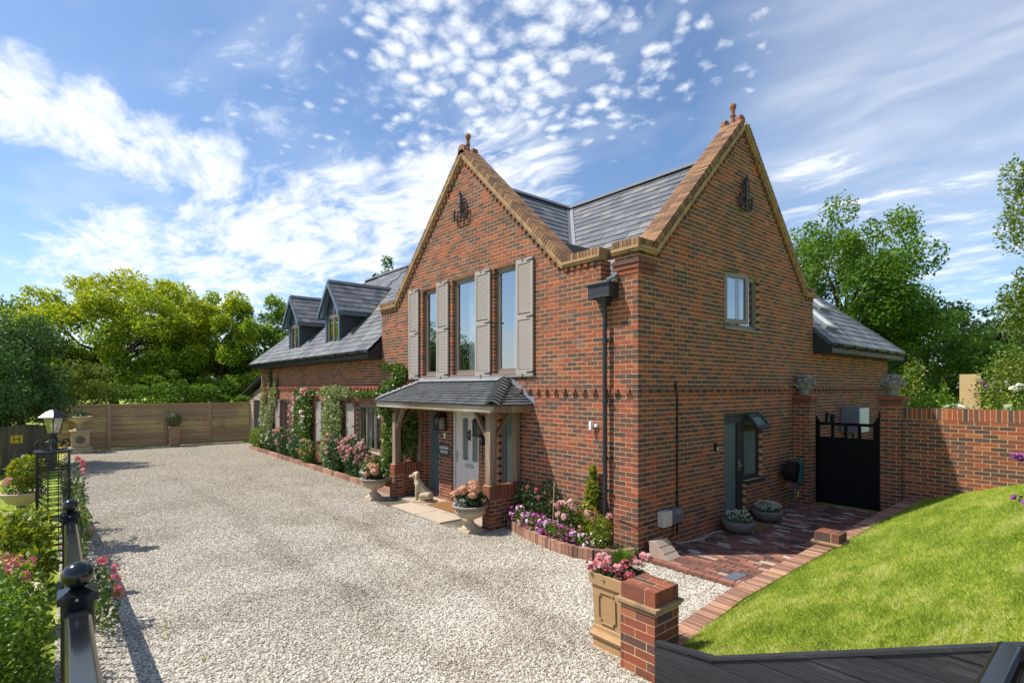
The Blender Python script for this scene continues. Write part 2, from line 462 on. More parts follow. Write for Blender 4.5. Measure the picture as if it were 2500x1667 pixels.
class MB:
    def __init__(s):
        s.v, s.f, s.r = [], [], []

    def add(s, vs, fs, r=None):
        n = len(s.v)
        s.v.extend([tuple(p) for p in vs])
        s.f.extend([[i + n for i in f] for f in fs])
        if r is None: r = R.random()
        s.r.extend([r] * len(fs))
        return s

    def box(s, a, b, r=None):
        x0, y0, z0 = a
        x1, y1, z1 = b
        return s.add([(x0, y0, z0), (x1, y0, z0), (x1, y1, z0), (x0, y1, z0), (x0, y0, z1), (x1, y0, z1), (x1, y1, z1), (x0, y1, z1)],
                     [(3, 2, 1, 0), (4, 5, 6, 7), (0, 1, 5, 4), (1, 2, 6, 5), (2, 3, 7, 6), (3, 0, 4, 7)], r)

    def cbox(s, c, sz, r=None):
        return s.box([c[i] - sz[i] / 2 for i in range(3)], [c[i] + sz[i] / 2 for i in range(3)], r)

    def bar(s, a, b, w, h, up=(0, 0, 1), r=None):
        """rectangular bar from a to b, width w (sideways), height h (along up)"""
        a, b = Vector(a), Vector(b)
        d = (b - a).normalized()
        u = Vector(up)
        sd = d.cross(u)
        if sd.length < 1e-4: sd = d.cross(Vector((1, 0, 0)))
        sd.normalize()
        u = sd.cross(d).normalized()
        sd, u = sd * w / 2, u * h / 2
        vs = [a - sd - u, a + sd - u, a + sd + u, a - sd + u, b - sd - u, b + sd - u, b + sd + u, b - sd + u]
        return s.add(vs, [(0, 1, 2, 3), (7, 6, 5, 4), (0, 4, 5, 1), (1, 5, 6, 2), (2, 6, 7, 3), (3, 7, 4, 0)], r)

    def prism(s, poly, vec, r=None, cap=True):
        vec = Vector(vec)
        n = len(poly)
        vs = [Vector(p) for p in poly] + [Vector(p) + vec for p in poly]
        fs = [(i, (i + 1) % n, n + (i + 1) % n, n + i) for i in range(n)]
        if cap: fs += [tuple(range(n - 1, -1, -1)), tuple(range(n, 2 * n))]
        return s.add(vs, fs, r)

    def tube(s, path, rads, n=8, r=None):
        path = [Vector(p) for p in path]
        if not hasattr(rads, '__len__'): rads = [rads] * len(path)
        vs, fs = [], []
        ref = Vector((.31, .17, .93))
        for i, p in enumerate(path):
            d = (path[min(i + 1, len(path) - 1)] - path[max(i - 1, 0)])
            if d.length < 1e-6: d = Vector((0, 0, 1))
            d.normalize()
            a = d.cross(ref)
            if a.length < .05: a = d.cross(Vector((1, 0, 0)))
            a.normalize()
            b = d.cross(a)
            for k in range(n):
                t = 2 * math.pi * k / n
                vs.append(p + a * (math.cos(t) * rads[i]) + b * (math.sin(t) * rads[i]))
        m = len(path)
        for i in range(m - 1):
            for k in range(n):
                fs.append((i * n + k, i * n + (k + 1) % n, (i + 1) * n + (k + 1) % n, (i + 1) * n + k))
        fs.append(tuple(range(n - 1, -1, -1)))
        fs.append(tuple((m - 1) * n + k for k in range(n)))
        return s.add(vs, fs, r)

    def lathe(s, prof, c=(0, 0, 0), n=28, flute=0.0, fl=(0, 0), r=None, rot=0.0):
        vs, fs = [], []
        for (rr, z) in prof:
            for k in range(n):
                t = 2 * math.pi * k / n + rot
                q = rr
                if flute and fl[0] <= z <= fl[1] and k % 2: q = rr * (1 - flute)
                vs.append((c[0] + q * math.cos(t), c[1] + q * math.sin(t), c[2] + z))
        m = len(prof)
        for i in range(m - 1):
            for k in range(n):
                fs.append((i * n + k, i * n + (k + 1) % n, (i + 1) * n + (k + 1) % n, (i + 1) * n + k))
        fs.append(tuple(range(n - 1, -1, -1)))
        fs.append(tuple((m - 1) * n + k for k in range(n)))
        return s.add(vs, fs, r)

    def ball(s, c, rr, nu=14, nv=9, r=None):
        if not hasattr(rr, '__len__'): rr = (rr, rr, rr)
        vs, fs = [], []
        for i in range(1, nv):
            ph = math.pi * i / nv
            for k in range(nu):
                t = 2 * math.pi * k / nu
                vs.append((c[0] + rr[0] * math.sin(ph) * math.cos(t), c[1] + rr[1] * math.sin(ph) * math.sin(t), c[2] + rr[2] * math.cos(ph)))
        vs.append((c[0], c[1], c[2] + rr[2]))
        vs.append((c[0], c[1], c[2] - rr[2]))
        for i in range(nv - 2):
            for k in range(nu):
                fs.append((i * nu + k, (i + 1) * nu + k, (i + 1) * nu + (k + 1) % nu, i * nu + (k + 1) % nu))
        top, bot = len(vs) - 2, len(vs) - 1
        for k in range(nu):
            fs.append((top, k, (k + 1) % nu))
            fs.append((bot, (nv - 2) * nu + (k + 1) % nu, (nv - 2) * nu + k))
        return s.add(vs, fs, r)

    def mesh(s, name, origin=(0, 0, 0), smooth=False):
        me = bpy.data.meshes.new(name)
        ox, oy, oz = origin
        me.from_pydata([(x - ox, y - oy, z - oz) for x, y, z in s.v], [], s.f)
        at = me.attributes.new('rnd', 'FLOAT', 'FACE')
        at.data.foreach_set('value', np.array(s.r, dtype=np.float32))
        if smooth:
            me.polygons.foreach_set('use_smooth', np.ones(len(me.polygons), dtype=bool))
        me.update()
        return me

    def build(s, name, m, parent=None, loc=None, smooth=False, bevel=0.0, auto=None):
        if loc is None: loc = WL[parent.name] if parent else (0, 0, 0)
        o = mesh_obj(name, s.mesh(name, loc, smooth), m, parent, loc)
        if bevel:
            b = o.modifiers.new('bevel', 'BEVEL')
            b.width = bevel
            b.segments = 2
            b.limit_method = 'ANGLE'
            b.angle_limit = rad(40)
        if auto:
            o.data.polygons.foreach_set('use_smooth', np.ones(len(o.data.polygons), dtype=bool))
            o.data.set_sharp_from_angle(angle=rad(auto))
        return o


# ------------------------------------------------------------------ 2-D clipping
def clip_poly(poly, clipper):
    out = poly
    n = len(clipper)
    for i in range(n):
        ax, ay = clipper[i]
        bx, by = clipper[(i + 1) % n]
        inp, out = out, []
        if not inp: return []
        for j in range(len(inp)):
            p, q = inp[j], inp[(j + 1) % len(inp)]
            sp = (bx - ax) * (p[1] - ay) - (by - ay) * (p[0] - ax)
            sq = (bx - ax) * (q[1] - ay) - (by - ay) * (q[0] - ax)
            if sp >= -1e-9: out.append(p)
            if (sp > 1e-9 and sq < -1e-9) or (sp < -1e-9 and sq > 1e-9):
                t = sp / (sp - sq)
                out.append((p[0] + t * (q[0] - p[0]), p[1] + t * (q[1] - p[1])))
    return out


def area(p):
    return .5 * sum(p[i][0] * p[(i + 1) % len(p)][1] - p[(i + 1) % len(p)][0] * p[i][1] for i in range(len(p)))


class Face:
    """a wall plane: origin O, horizontal axis u, up axis v, outward normal n"""
    def __init__(s, O, u, n, v=(0, 0, 1)):
        s.O, s.u, s.n, s.v = Vector(O), Vector(u), Vector(n), Vector(v)

    def p(s, a, b, d=0.0):
        return s.O + s.u * a + s.v * b + s.n * d


def wall_core(mb, face, polys, holes, th):
    for poly in polys:
        us = sorted({p[0] for p in poly} | {h[0] for h in holes} | {h[1] for h in holes})
        vs = sorted({p[1] for p in poly} | {h[2] for h in holes} | {h[3] for h in holes})
        for i in range(len(us) - 1):
            for j in range(len(vs) - 1):
                cu, cv = (us[i] + us[i + 1]) / 2, (vs[j] + vs[j + 1]) / 2
                if any(h[0] < cu < h[1] and h[2] < cv < h[3] for h in holes): continue
                c = clip_poly([(us[i], vs[j]), (us[i + 1], vs[j]), (us[i + 1], vs[j + 1]), (us[i], vs[j + 1])], poly)
                if len(c) < 3 or area(c) < 1e-5: continue
                mb.prism([face.p(a, b) for a, b in c], -face.n * th)


def brick_rects(face, polys, holes, u0, u1, z0, z1, L=.2125, H=.0625, J=.0125, off=0.0, proud=.0028, skip=None):
    """list of (face, polygon2d, proud, rnd)"""
    out = []
    k0, k1 = int(math.floor(z0 / (H + J))), int(math.ceil(z1 / (H + J)))
    for k in range(k0, k1 + 1):
        b0 = k * (H + J) + J / 2
        b1 = b0 + H
        zm = (b0 + b1) / 2
        if b1 < z0 + .01 or b0 > z1 - .01: continue
        b0c, b1c = max(b0, z0), min(b1, z1)
        i0 = int(math.floor((u0 - off) / (L + J))) - 1
        i1 = int(math.ceil((u1 - off) / (L + J))) + 1
        for i in range(i0, i1 + 1):
            a0 = off + i * (L + J) + (k % 2) * (L + J) / 2 + J / 2
            a1 = a0 + L
            segs = [(max(a0, u0), min(a1, u1))]
            for h in holes:
                if h[2] < zm < h[3]:
                    ns = []
                    for s0, s1 in segs:
                        if s1 <= h[0] or s0 >= h[1]: ns.append((s0, s1))
                        else:
                            if s0 < h[0]: ns.append((s0, h[0] + .003))
                            if s1 > h[1]: ns.append((h[1] - .003, s1))
                    segs = ns
            for s0, s1 in segs:
                if s1 - s0 < .022: continue
                if skip and skip((s0 + s1) / 2, zm): continue
                rect = [(s0, b0c), (s1, b0c), (s1, b1c), (s0, b1c)]
                for poly in polys:
                    c = clip_poly(rect, poly)
                    if len(c) >= 3 and area(c) > 2e-4:
                        out.append((face, c, proud + R.uniform(-.0012, .0018), R.random()))
    return out


BRICK_CACHE = {}


def emit_bricks(bricks, parent, name='brick', m='brick', nobj=300, depth=.03, dark=None, stuff='brick'):
    """nearest nobj bricks become objects (sharing meshes), the rest one 'stuff' part"""
    def key(b):
        f, c, p, r = b
        u = sum(q[0] for q in c) / len(c)
        v = sum(q[1] for q in c) / len(c)
        return (f.p(u, v) - CAM).length - (0.5 * area(c) / .014)
    if len(bricks) > nobj: bricks = sorted(bricks, key=key)
    for f, c, p, r in bricks[:nobj]:
        us = [q[0] for q in c]
        vs = [q[1] for q in c]
        w, h = max(us) - min(us), max(vs) - min(vs)
        cu, cv = (max(us) + min(us)) / 2, (max(vs) + min(vs)) / 2
        rect = len(c) == 4 and abs(area(c) - w * h) < 1e-6
        rk = round(r * 15) / 15
        k = (name, m, round(w, 3), round(h, 3), rk) if rect else None
        me = BRICK_CACHE.get(k) if k else None
        if me is None:
            mb = MB()
            if rect: mb.box((-w / 2, 0, -h / 2), (w / 2, depth, h / 2), rk)
            else: mb.prism([(q[0] - cu, 0, q[1] - cv) for q in c], (0, depth, 0), rk)
            me = mb.mesh(name)
            me.materials.append(MATS[m])
            if k: BRICK_CACHE[k] = me
        mtx = Matrix((f.u, -f.n, f.v)).transposed()
        o = mesh_obj(name, me, None, parent, f.p(cu, cv, p))
        o.rotation_euler = mtx.to_euler()
    if len(bricks) > nobj:
        mb = MB()
        for f, c, p, r in bricks[nobj:]:
            n = len(c)
            vs = [f.p(a, b, p) for a, b in c] + [f.p(a, b, p - depth) for a, b in c]
            mb.add(vs, [tuple(range(n))] + [(i, n + i, n + (i + 1) % n, (i + 1) % n) for i in range(n)], r)
        o = mb.build(stuff, m, parent)
        o['kind'] = 'stuff'


def slates(face, poly, w=.30, g=.235, vmin=0.0, vmax=10, lift=.016, off=0.0):
    """slate rows on a roof plane (face.v runs up the slope)"""
    out = []
    us = [p[0] for p in poly]
    vs = [p[1] for p in poly]
    k = 0
    v = min(vs)
    while v < max(vs):
        u = min(us) - w + (k % 2) * w / 2 + off
        while u < max(us):
            c = clip_poly([(u + .003, v), (u + w - .003, v), (u + w - .003, v + g + .012), (u + .003, v + g + .012)], poly)
            if len(c) >= 3 and area(c) > .003:
                out.append((face, c, v, g, lift + R.uniform(-.002, .003), R.random()))
            u += w
        v += g
        k += 1
    return out


def emit_slates(sl, parent, nobj=300, name='slate', m='slate'):
    def verts(b):
        f, c, v0, g, lift, r = b
        top = [f.p(a, q, .003 + lift * (1 - (q - v0) / (g * 1.1))) for a, q in c]
        bot = [f.p(a, q, -.002) for a, q in c]
        n = len(c)
        return top + bot, [tuple(range(n))] + [(i, n + i, n + (i + 1) % n, (i + 1) % n) for i in range(n)], r

    def key(b):
        f, c = b[0], b[1]
        u = sum(q[0] for q in c) / len(c)
        v = sum(q[1] for q in c) / len(c)
        return (f.p(u, v) - CAM).length
    sl = sorted(sl, key=key)
    for b in sl[:nobj]:
        f, c = b[0], b[1]
        o = f.p(sum(q[0] for q in c) / len(c), sum(q[1] for q in c) / len(c))
        mb = MB()
        mb.add(*verts(b))
        mb.build(name, m, parent, loc=o)
    if len(sl) > nobj:
        mb = MB()
        for b in sl[nobj:]: mb.add(*verts(b))
        o = mb.build(name, m, parent)
        o['kind'] = 'stuff'


# ------------------------------------------------------------------ foliage helpers
def unit(a):
    return a / np.maximum(np.linalg.norm(a, axis=1, keepdims=True), 1e-6)


def leaves(name, C, size, m, parent, rv, up=.6, aspect=.5, normal=None, origin=None):
    N = len(C)
    nr = unit(RS.normal(size=(N, 3)))
    if normal is not None: nr = unit(normal + nr * .55)
    else: nr = unit(nr + np.array([0, 0, up]))
    t = unit(np.cross(nr, RS.normal(size=(N, 3))))
    b = np.cross(nr, t)
    s = (size * RS.uniform(.65, 1.25, N))[:, None]
    a = aspect * .5
    V = np.stack([C - t * s * .5, C - b * s * a + nr * s * .1, C + t * s * .5, C + b * s * a + nr * s * .1], axis=1).reshape(-1, 3)
    o = Vector(origin) if origin is not None else WL[parent.name]
    V = (V - np.array(o)).astype(np.float32)
    me = bpy.data.meshes.new(name)
    me.vertices.add(4 * N)
    me.vertices.foreach_set('co', V.ravel())
    me.loops.add(4 * N)
    me.loops.foreach_set('vertex_index', np.arange(4 * N, dtype=np.int32))
    me.polygons.add(N)
    me.polygons.foreach_set('loop_start', np.arange(0, 4 * N, 4, dtype=np.int32))
    at = me.attributes.new('rnd', 'FLOAT', 'FACE')
    at.data.foreach_set('value', np.clip(rv, 0, 1).astype(np.float32))
    me.update()
    me.validate()
    return mesh_obj(name, me, m, parent, o)


def ell(N, c, r, shell=.0):
    d = unit(RS.normal(size=(N, 3)))
    q = RS.uniform(shell ** 3, 1, N) ** (1 / 3)
    return np.array(c) + d * q[:, None] * np.array(r)


def flowers(name, C, rr, m, parent, petals=12, base_r=None):
    """each flower a rosette of small petals over a little ball"""
    C = np.asarray(C)
    N = len(C)
    d = unit(RS.normal(size=(N * petals, 3)) + np.array([0, 0, .35]))
    cc = np.repeat(C, petals, axis=0)
    rs = np.repeat(rr * RS.uniform(.7, 1.25, N), petals)
    P = cc + d * rs[:, None] * .75
    rv = np.repeat(RS.uniform(0, 1, N), petals) * .6 + RS.uniform(0, .4, N * petals)
    return leaves(name, P, float(rr) * 1.05, m, parent, rv, normal=d * 1.4, aspect=.9)


def tree(name, label, base, crown_c, crown_r, n_clump, n_leaf, leaf, m, trunk_r=.25, clump=.2, shell=.5, warm=0.0, branches=14, group='trees around the garden', seed=None, flat=.8, trunk_split=.35, up=.7):
    t = thing(name, label, 'tree', base, group)
    cc, cr = np.array(crown_c), np.array(crown_r)
    cl = ell(n_clump, (0, 0, 0), (1, 1, 1), shell)
    cl[:, 2] = np.where(cl[:, 2] < -.55, cl[:, 2] * .6, cl[:, 2])
    size = RS.uniform(.55, 1.25, n_clump) * clump
    pts, rv = [], []
    for c, s in zip(cl, size):
        n = int(n_leaf / n_clump * (s / clump) ** 1.6)
        q = ell(n, (0, 0, 0), (s * 1.12, s * 1.12, s * 1.12 * flat), .35) + RS.normal(size=(n, 3)) * s * .10
        pts.append(cc + (c + q) * cr)
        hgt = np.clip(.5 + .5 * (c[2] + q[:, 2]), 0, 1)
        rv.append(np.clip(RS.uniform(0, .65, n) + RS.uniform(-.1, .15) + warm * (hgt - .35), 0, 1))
    P = np.concatenate(pts)
    leaves('crown', P, leaf, m, t, np.concatenate(rv), up=up)
    tb = MB()
    b0 = Vector(base)
    tip = Vector(cc + np.array([0, 0, cr[2] * .25]))
    n = 8
    path = [b0.lerp(tip, i / n) + Vector((R.uniform(-.06, .06), R.uniform(-.06, .06), 0)) * (cr[0] * .3 if 0 < i < n else 0) for i in range(n + 1)]
    tb.tube(path, [trunk_r * (1 - .85 * i / n) * (1.25 if i == 0 else 1) for i in range(n + 1)], 8)
    order = np.argsort(-size)
    for k in order[:branches]:
        e = Vector(cc + cl[k] * cr * .9)
        s = path[min(n - 1, max(2, int(n * trunk_split + n * .5 * max(0, (e.z - b0.z) / max(.1, tip.z - b0.z)) * R.uniform(.5, .9))))]
        mid = s.lerp(e, .5) + Vector((R.uniform(-.1, .1) * cr[0], R.uniform(-.1, .1) * cr[1], -.06 * cr[2]))
        tb.tube([s, s.lerp(mid, .5) + Vector((0, 0, .02)), mid, mid.lerp(e, .55), e], [trunk_r * .42, trunk_r * .32, trunk_r * .22, trunk_r * .12, .02], 6)
    tb.build('trunk', 'bark', t, smooth=True)
    return t


def bush(name, label, cat, base, blobs, leaf, m, fl=None, group=None, stems=True, up=.5, aspect=.55, shell=.35, stem_n=10, normal_out=False):
    """blobs: (centre, radii, n leaves); fl: list of (material, radius, petals, centres or (c, r, n))"""
    t = thing(name, label, cat, base, group)
    P, rv = [], []
    for c, r, n in blobs:
        q = ell(n, c, r, shell)
        # lumpy outline
        q = q + RS.normal(size=q.shape) * np.array(r) * .10
        P.append(q)
        rv.append(np.clip(RS.normal(.45, .24, n), 0, 1))
    P = np.concatenate(P)
    leaves('foliage', P, leaf, m, t, np.concatenate(rv), up=up, aspect=aspect)
    if stems:
        mb = MB()
        b = Vector(base)
        for i in range(stem_n):
            c, r, n = blobs[i % len(blobs)]
            e = Vector([c[k] + R.uniform(-.6, .6) * r[k] for k in range(3)])
            s = b + Vector((R.uniform(-.06, .06) + (c[0] - b.x) * .55, R.uniform(-.04, .04) + (c[1] - b.y) * .3, 0))
            mb.tube([s, s.lerp(e, .5) + Vector((R.uniform(-.04, .04), R.uniform(-.04, .04), .02)), e], [.008, .006, .003], 5)
        mb.build('stem', 'stem', t)
    for mm, rr, pet, spec in (fl or []):
        Cs = []
        for item in spec:
            if isinstance(item[1], (tuple, list)): Cs.append(ell(item[2], item[0], item[1], .75))
            else: Cs.append(np.array([item]))
        flowers('flower', np.concatenate(Cs), rr, mm, t, pet)
    return t


# ------------------------------------------------------------------ ground
def gz(x, y):
    bx = np.interp(x, [-30, -6, -3.2, 1, 2.4, 5, 8], [0, 0, .10, .42, .50, .80, 1.0])
    return float(bx * min(max((-y - .6) / 5.3, 0), 1.15))


def strip_x(y):
    return float(np.interp(y, [-2.75, -2.0, -.9, .3, 2.4, 4.7, 6.1], [2.16, 2.07, 1.97, 1.965, 1.98, 2.015, 2.03]))


def zs(y):
    return float(np.interp(y, [-2.7, 0, 6.1], [.25, .28, .405]))


def lz(x, y):
    """sloping lawn on the right, above the brick edging"""
    dx = x - strip_x(y) - .11
    if dx <= 0: return zs(y) - .03
    near = max(0.0, min(1.0, (-y - 1.2) / 1.6)) * .10 * (1 - math.exp(-dx / .15))
    return zs(y) - .03 + .025 * (1 - math.exp(-dx / .05)) + near + (.345 + .03 * min(1, max(0, -y / 3))) * dx + .008 * math.sin(x * 3.1 + y * 1.7) * min(1, dx) + .006 * math.sin(y * 2.3) * min(1, dx)


def sheet(name, xs, ys, zf, m, pred=None, kind='structure'):
    idx, vs, fs = {}, [], []
    for i, x in enumerate(xs):
        for j, y in enumerate(ys):
            idx[i, j] = len(vs)
            vs.append((x, y, zf(x, y)))
    for i in range(len(xs) - 1):
        for j in range(len(ys) - 1):
            if pred and not pred((xs[i] + xs[i + 1]) / 2, (ys[j] + ys[j + 1]) / 2): continue
            fs.append((idx[i, j], idx[i + 1, j], idx[i + 1, j + 1], idx[i, j + 1]))
    me = bpy.data.meshes.new(name)
    me.from_pydata(vs, [], fs)
    me.polygons.foreach_set('use_smooth', np.ones(len(fs), dtype=bool))
    o = mesh_obj(name, me, m)
    if kind: o['kind'] = kind
    return o


def far_z(x, y):
    # level garden, the land behind the garden wall and the drive rises a little
    z = -.08
    if y > 6.6 and x > -1: z += min(.9, (x + 1) * .3) * min(1, (y - 6.6) / 1.5)
    return z


sheet('ground', [-400, -200, -100, -60, -40, -30, -25, -20, -12, -6, -2, 0, 2, 4, 8, 14, 25, 50, 120, 300], [-300, -120, -50, -25, -12, -8, -4, 0, 6, 7, 9, 12, 16, 25, 40, 70, 120, 300, 600],
      lambda x, y: far_z(x, y) if (y > 6 or x < -8) else -.09, 'turf')


def gravel_pred(x, y):
    if y > .1: return False
    if y < -6.5 and x < 3.4: return False
    if x > strip_x(y) and y > -2.9: return False
    if x > 2.42 and y > -3.06: return False
    return True


gx = list(np.arange(-23.0, 7.3, .3))
gy = list(np.arange(-9.05, .26, .3))
sheet('gravel_drive', gx, gy, lambda x, y: gz(x, y), 'gravel', gravel_pred)
sheet('lawn_bank', list(np.arange(1.98, 9.3, .12)), list(np.arange(-3.02, 6.13, .2)) + [6.13], lz, 'turf_bank', lambda x, y: x > strip_x(y) - .03 and not (x < 2.42 and y < -2.68))
sheet('lawn_left', [-24, -20, -17, -14, -12, -10, -8, -6, -5, -4, -3, -2, -1, 0, 1, 2, 3, 3.5], [-20, -15, -12, -10, -9, -8, -7.4, -7, -6.62], lambda x, y: gz(x, -6.6) - .01, 'turf')


def scatter(name, label, xs, ys, zf, dens, pred, m, kind_geo, scale, density_max, seed):
    """pebbles or grass blades: geometry-node instances of a primitive on a copy of the sheet"""
    idx, vs, fs, dn = {}, [], [], []
    for i, x in enumerate(xs):
        for j, y in enumerate(ys):
            idx[i, j] = len(vs)
            vs.append((x, y, zf(x, y)))
            dn.append(dens(x, y) / density_max)
    for i in range(len(xs) - 1):
        for j in range(len(ys) - 1):
            if pred((xs[i] + xs[i + 1]) / 2, (ys[j] + ys[j + 1]) / 2):
                fs.append((idx[i, j], idx[i + 1, j], idx[i + 1, j + 1], idx[i, j + 1]))
    me = bpy.data.meshes.new(name)
    me.from_pydata(vs, [], fs)
    a = me.attributes.new('dens', 'FLOAT', 'POINT')
    a.data.foreach_set('value', np.array(dn, dtype=np.float32))
    o = mesh_obj(name, me, m)
    tag(o, label, 'gravel' if kind_geo == 'pebble' else 'grass', kind='stuff')
    ng = bpy.data.node_groups.new(name, 'GeometryNodeTree')
    ng.interface.new_socket('Geometry', in_out='INPUT', socket_type='NodeSocketGeometry')
    ng.interface.new_socket('Geometry', in_out='OUTPUT', socket_type='NodeSocketGeometry')
    nd, lk = ng.nodes, ng.links
    gi, go = nd.new('NodeGroupInput'), nd.new('NodeGroupOutput')
    dp = nd.new('GeometryNodeDistributePointsOnFaces')
    dp.distribute_method = 'RANDOM'
    na = nd.new('GeometryNodeInputNamedAttribute')
    na.data_type = 'FLOAT'
    na.inputs['Name'].default_value = 'dens'
    mul = nd.new('ShaderNodeMath')
    mul.operation = 'MULTIPLY'
    mul.inputs[1].default_value = density_max
    lk.new(na.outputs['Attribute'], mul.inputs[0])
    lk.new(gi.outputs[0], dp.inputs['Mesh'])
    lk.new(mul.outputs[0], dp.inputs['Density'])
    dp.inputs['Seed'].default_value = seed
    ip = nd.new('GeometryNodeInstanceOnPoints')
    lk.new(dp.outputs['Points'], ip.inputs['Points'])
    rr = nd.new('FunctionNodeRandomValue')
    rr.data_type = 'FLOAT_VECTOR'
    rs = nd.new('FunctionNodeRandomValue')
    rs.data_type = 'FLOAT_VECTOR'
    if kind_geo == 'pebble':
        g = nd.new('GeometryNodeMeshIcoSphere')
        g.inputs['Radius'].default_value = 1.0
        g.inputs['Subdivisions'].default_value = 1
        rr.inputs['Min'].default_value = (-.5, -.5, 0)
        rr.inputs['Max'].default_value = (.5, .5, 6.28)
    else:
        g = nd.new('GeometryNodeMeshCone')
        g.fill_type = 'NONE'
        g.inputs['Vertices'].default_value = 3
        g.inputs['Radius Top'].default_value = 0.05
        g.inputs['Radius Bottom'].default_value = 1.0
        g.inputs['Depth'].default_value = 1.0
        rr.inputs['Min'].default_value = (-.95, -.95, 0)
        rr.inputs['Max'].default_value = (.95, .95, 6.28)
    rs.inputs['Min'].default_value = scale[0]
    rs.inputs['Max'].default_value = scale[1]
    sm = nd.new('GeometryNodeSetMaterial')
    sm.inputs['Material'].default_value = MATS[m]
    lk.new(g.outputs['Mesh'], sm.inputs['Geometry'])
    lk.new(sm.outputs[0], ip.inputs['Instance'])
    lk.new(rr.outputs['Value'], ip.inputs['Rotation'])
    lk.new(rs.outputs['Value'], ip.inputs['Scale'])
    lk.new(ip.outputs['Instances'], go.inputs[0])
    md = o.modifiers.new('scatter', 'NODES')
    md.node_group = ng
    return o


def pdens(x, y):
    d = math.hypot(x - CAM.x, y - CAM.y)
    return float(np.interp(d, [0, 3, 7, 9, 14, 20, 28], [1500, 2600, 2600, 1900, 750, 260, 120]))


scatter('gravel', 'pale crushed gravel stones strewn over the drive', gx, gy, lambda x, y: gz(x, y) + .003, pdens, gravel_pred, 'pebble', 'pebble',
        ((.0085, .007, .005), (.0185, .014, .010)), 2600, 3)


def gdens(x, y):
    d = math.hypot(x - CAM.x, y - CAM.y)
    bare = max(0, 1 - math.hypot((x - 3.65) / .6, (y + 2.80) / .25), 1 - math.hypot((x - 4.7) / .5, (y + 2.85) / .25), .6 * (1 - math.hypot((x - 3.0) / .4, (y + 2.9) / .15)))
    return float(np.interp(d, [0, 4, 7, 10, 14], [7500, 7500, 4600, 2400, 1300])) * (1 - .85 * bare)


scatter('grass', 'short green lawn grass on the sloping bank', list(np.arange(1.96, 6.9, .06)), list(np.arange(-2.98, 6.08, .1)), lz, gdens, lambda x, y: (x < 5.4 or y < 2) and x > strip_x(y) + .14 and not (x < 2.44 and y < -2.66), 'grass_blade', 'blade',
        ((.0016, .0016, .020), (.0030, .0030, .045)), 7500, 5)
scatter('grass_tufts', 'longer ragged grass tufts along the edges of the sloping lawn', list(np.arange(1.96, 6.9, .06)), list(np.arange(-3.0, 6.08, .1)), lz,
        lambda x, y: 2600 * math.exp(-max(0, y + 2.98) / .10) + 1300 * math.exp(-max(0, x - strip_x(y) - .13) / .05) + 160, lambda x, y: (x < 5.4 or y < 2) and x > strip_x(y) + .11 and not (x < 2.44 and y < -2.66), 'grass_blade', 'blade',
        ((.002, .002, .045), (.0035, .0035, .095)), 3900, 8)
scatter('lawn_grass', 'bright mown grass behind the black railing', list(np.arange(-13, 3.3, .5)), list(np.arange(-9.5, -6.6, .35)), lambda x, y: gz(x, -6.6),
        lambda x, y: float(np.interp(math.hypot(x - CAM.x, y - CAM.y), [2, 5, 10, 18], [2600, 2200, 900, 350])), lambda x, y: True, 'grass_blade', 'blade', ((.002, .002, .03), (.004, .004, .075)), 2600, 6)

# ------------------------------------------------------------------ oriented pieces as objects
OB_CACHE = {}


def emit_obox(items, parent, name, m, nobj=300, bevel=False, stuff=None):
    """items: (centre, x axis, y axis, z axis, (sx, sy, sz), rnd)"""
    if len(items) > nobj: items = sorted(items, key=lambda q: (Vector(q[0]) - CAM).length)
    for c, ax, ay, az, sz, r in items[:nobj]:
        rk = round(r * 15) / 15
        k = (name, m, round(sz[0], 3), round(sz[1], 3), round(sz[2], 3), rk)
        me = OB_CACHE.get(k)
        if me is None:
            mb = MB().box([-q / 2 for q in sz], [q / 2 for q in sz], rk)
            me = mb.mesh(name)
            me.materials.append(MATS[m])
            OB_CACHE[k] = me
        o = mesh_obj(name, me, None, parent, c)
        o.rotation_euler = Matrix((Vector(ax), Vector(ay), Vector(az))).transposed().to_euler()
    if len(items) > nobj:
        mb = MB()
        for c, ax, ay, az, sz, r in items[nobj:]:
            c, ax, ay, az = Vector(c), Vector(ax) * sz[0] / 2, Vector(ay) * sz[1] / 2, Vector(az) * sz[2] / 2
            mb.add([c - ax - ay - az, c + ax - ay - az, c + ax + ay - az, c - ax + ay - az, c - ax - ay + az, c + ax - ay + az, c + ax + ay + az, c - ax + ay + az],
                   [(3, 2, 1, 0), (4, 5, 6, 7), (0, 1, 5, 4), (1, 2, 6, 5), (2, 3, 7, 6), (3, 0, 4, 7)], r)
        o = mb.build(stuff or name, m, parent)
        o['kind'] = 'stuff'


X1, Y1, Z1 = Vector((1, 0, 0)), Vector((0, 1, 0)), Vector((0, 0, 1))


def fbox(mb, f, u0, u1, v0, v1, d0, d1, r=None):
    return mb.prism([f.p(u0, v0, d0), f.p(u1, v0, d0), f.p(u1, v1, d0), f.p(u0, v1, d0)], f.n * (d1 - d0), r)


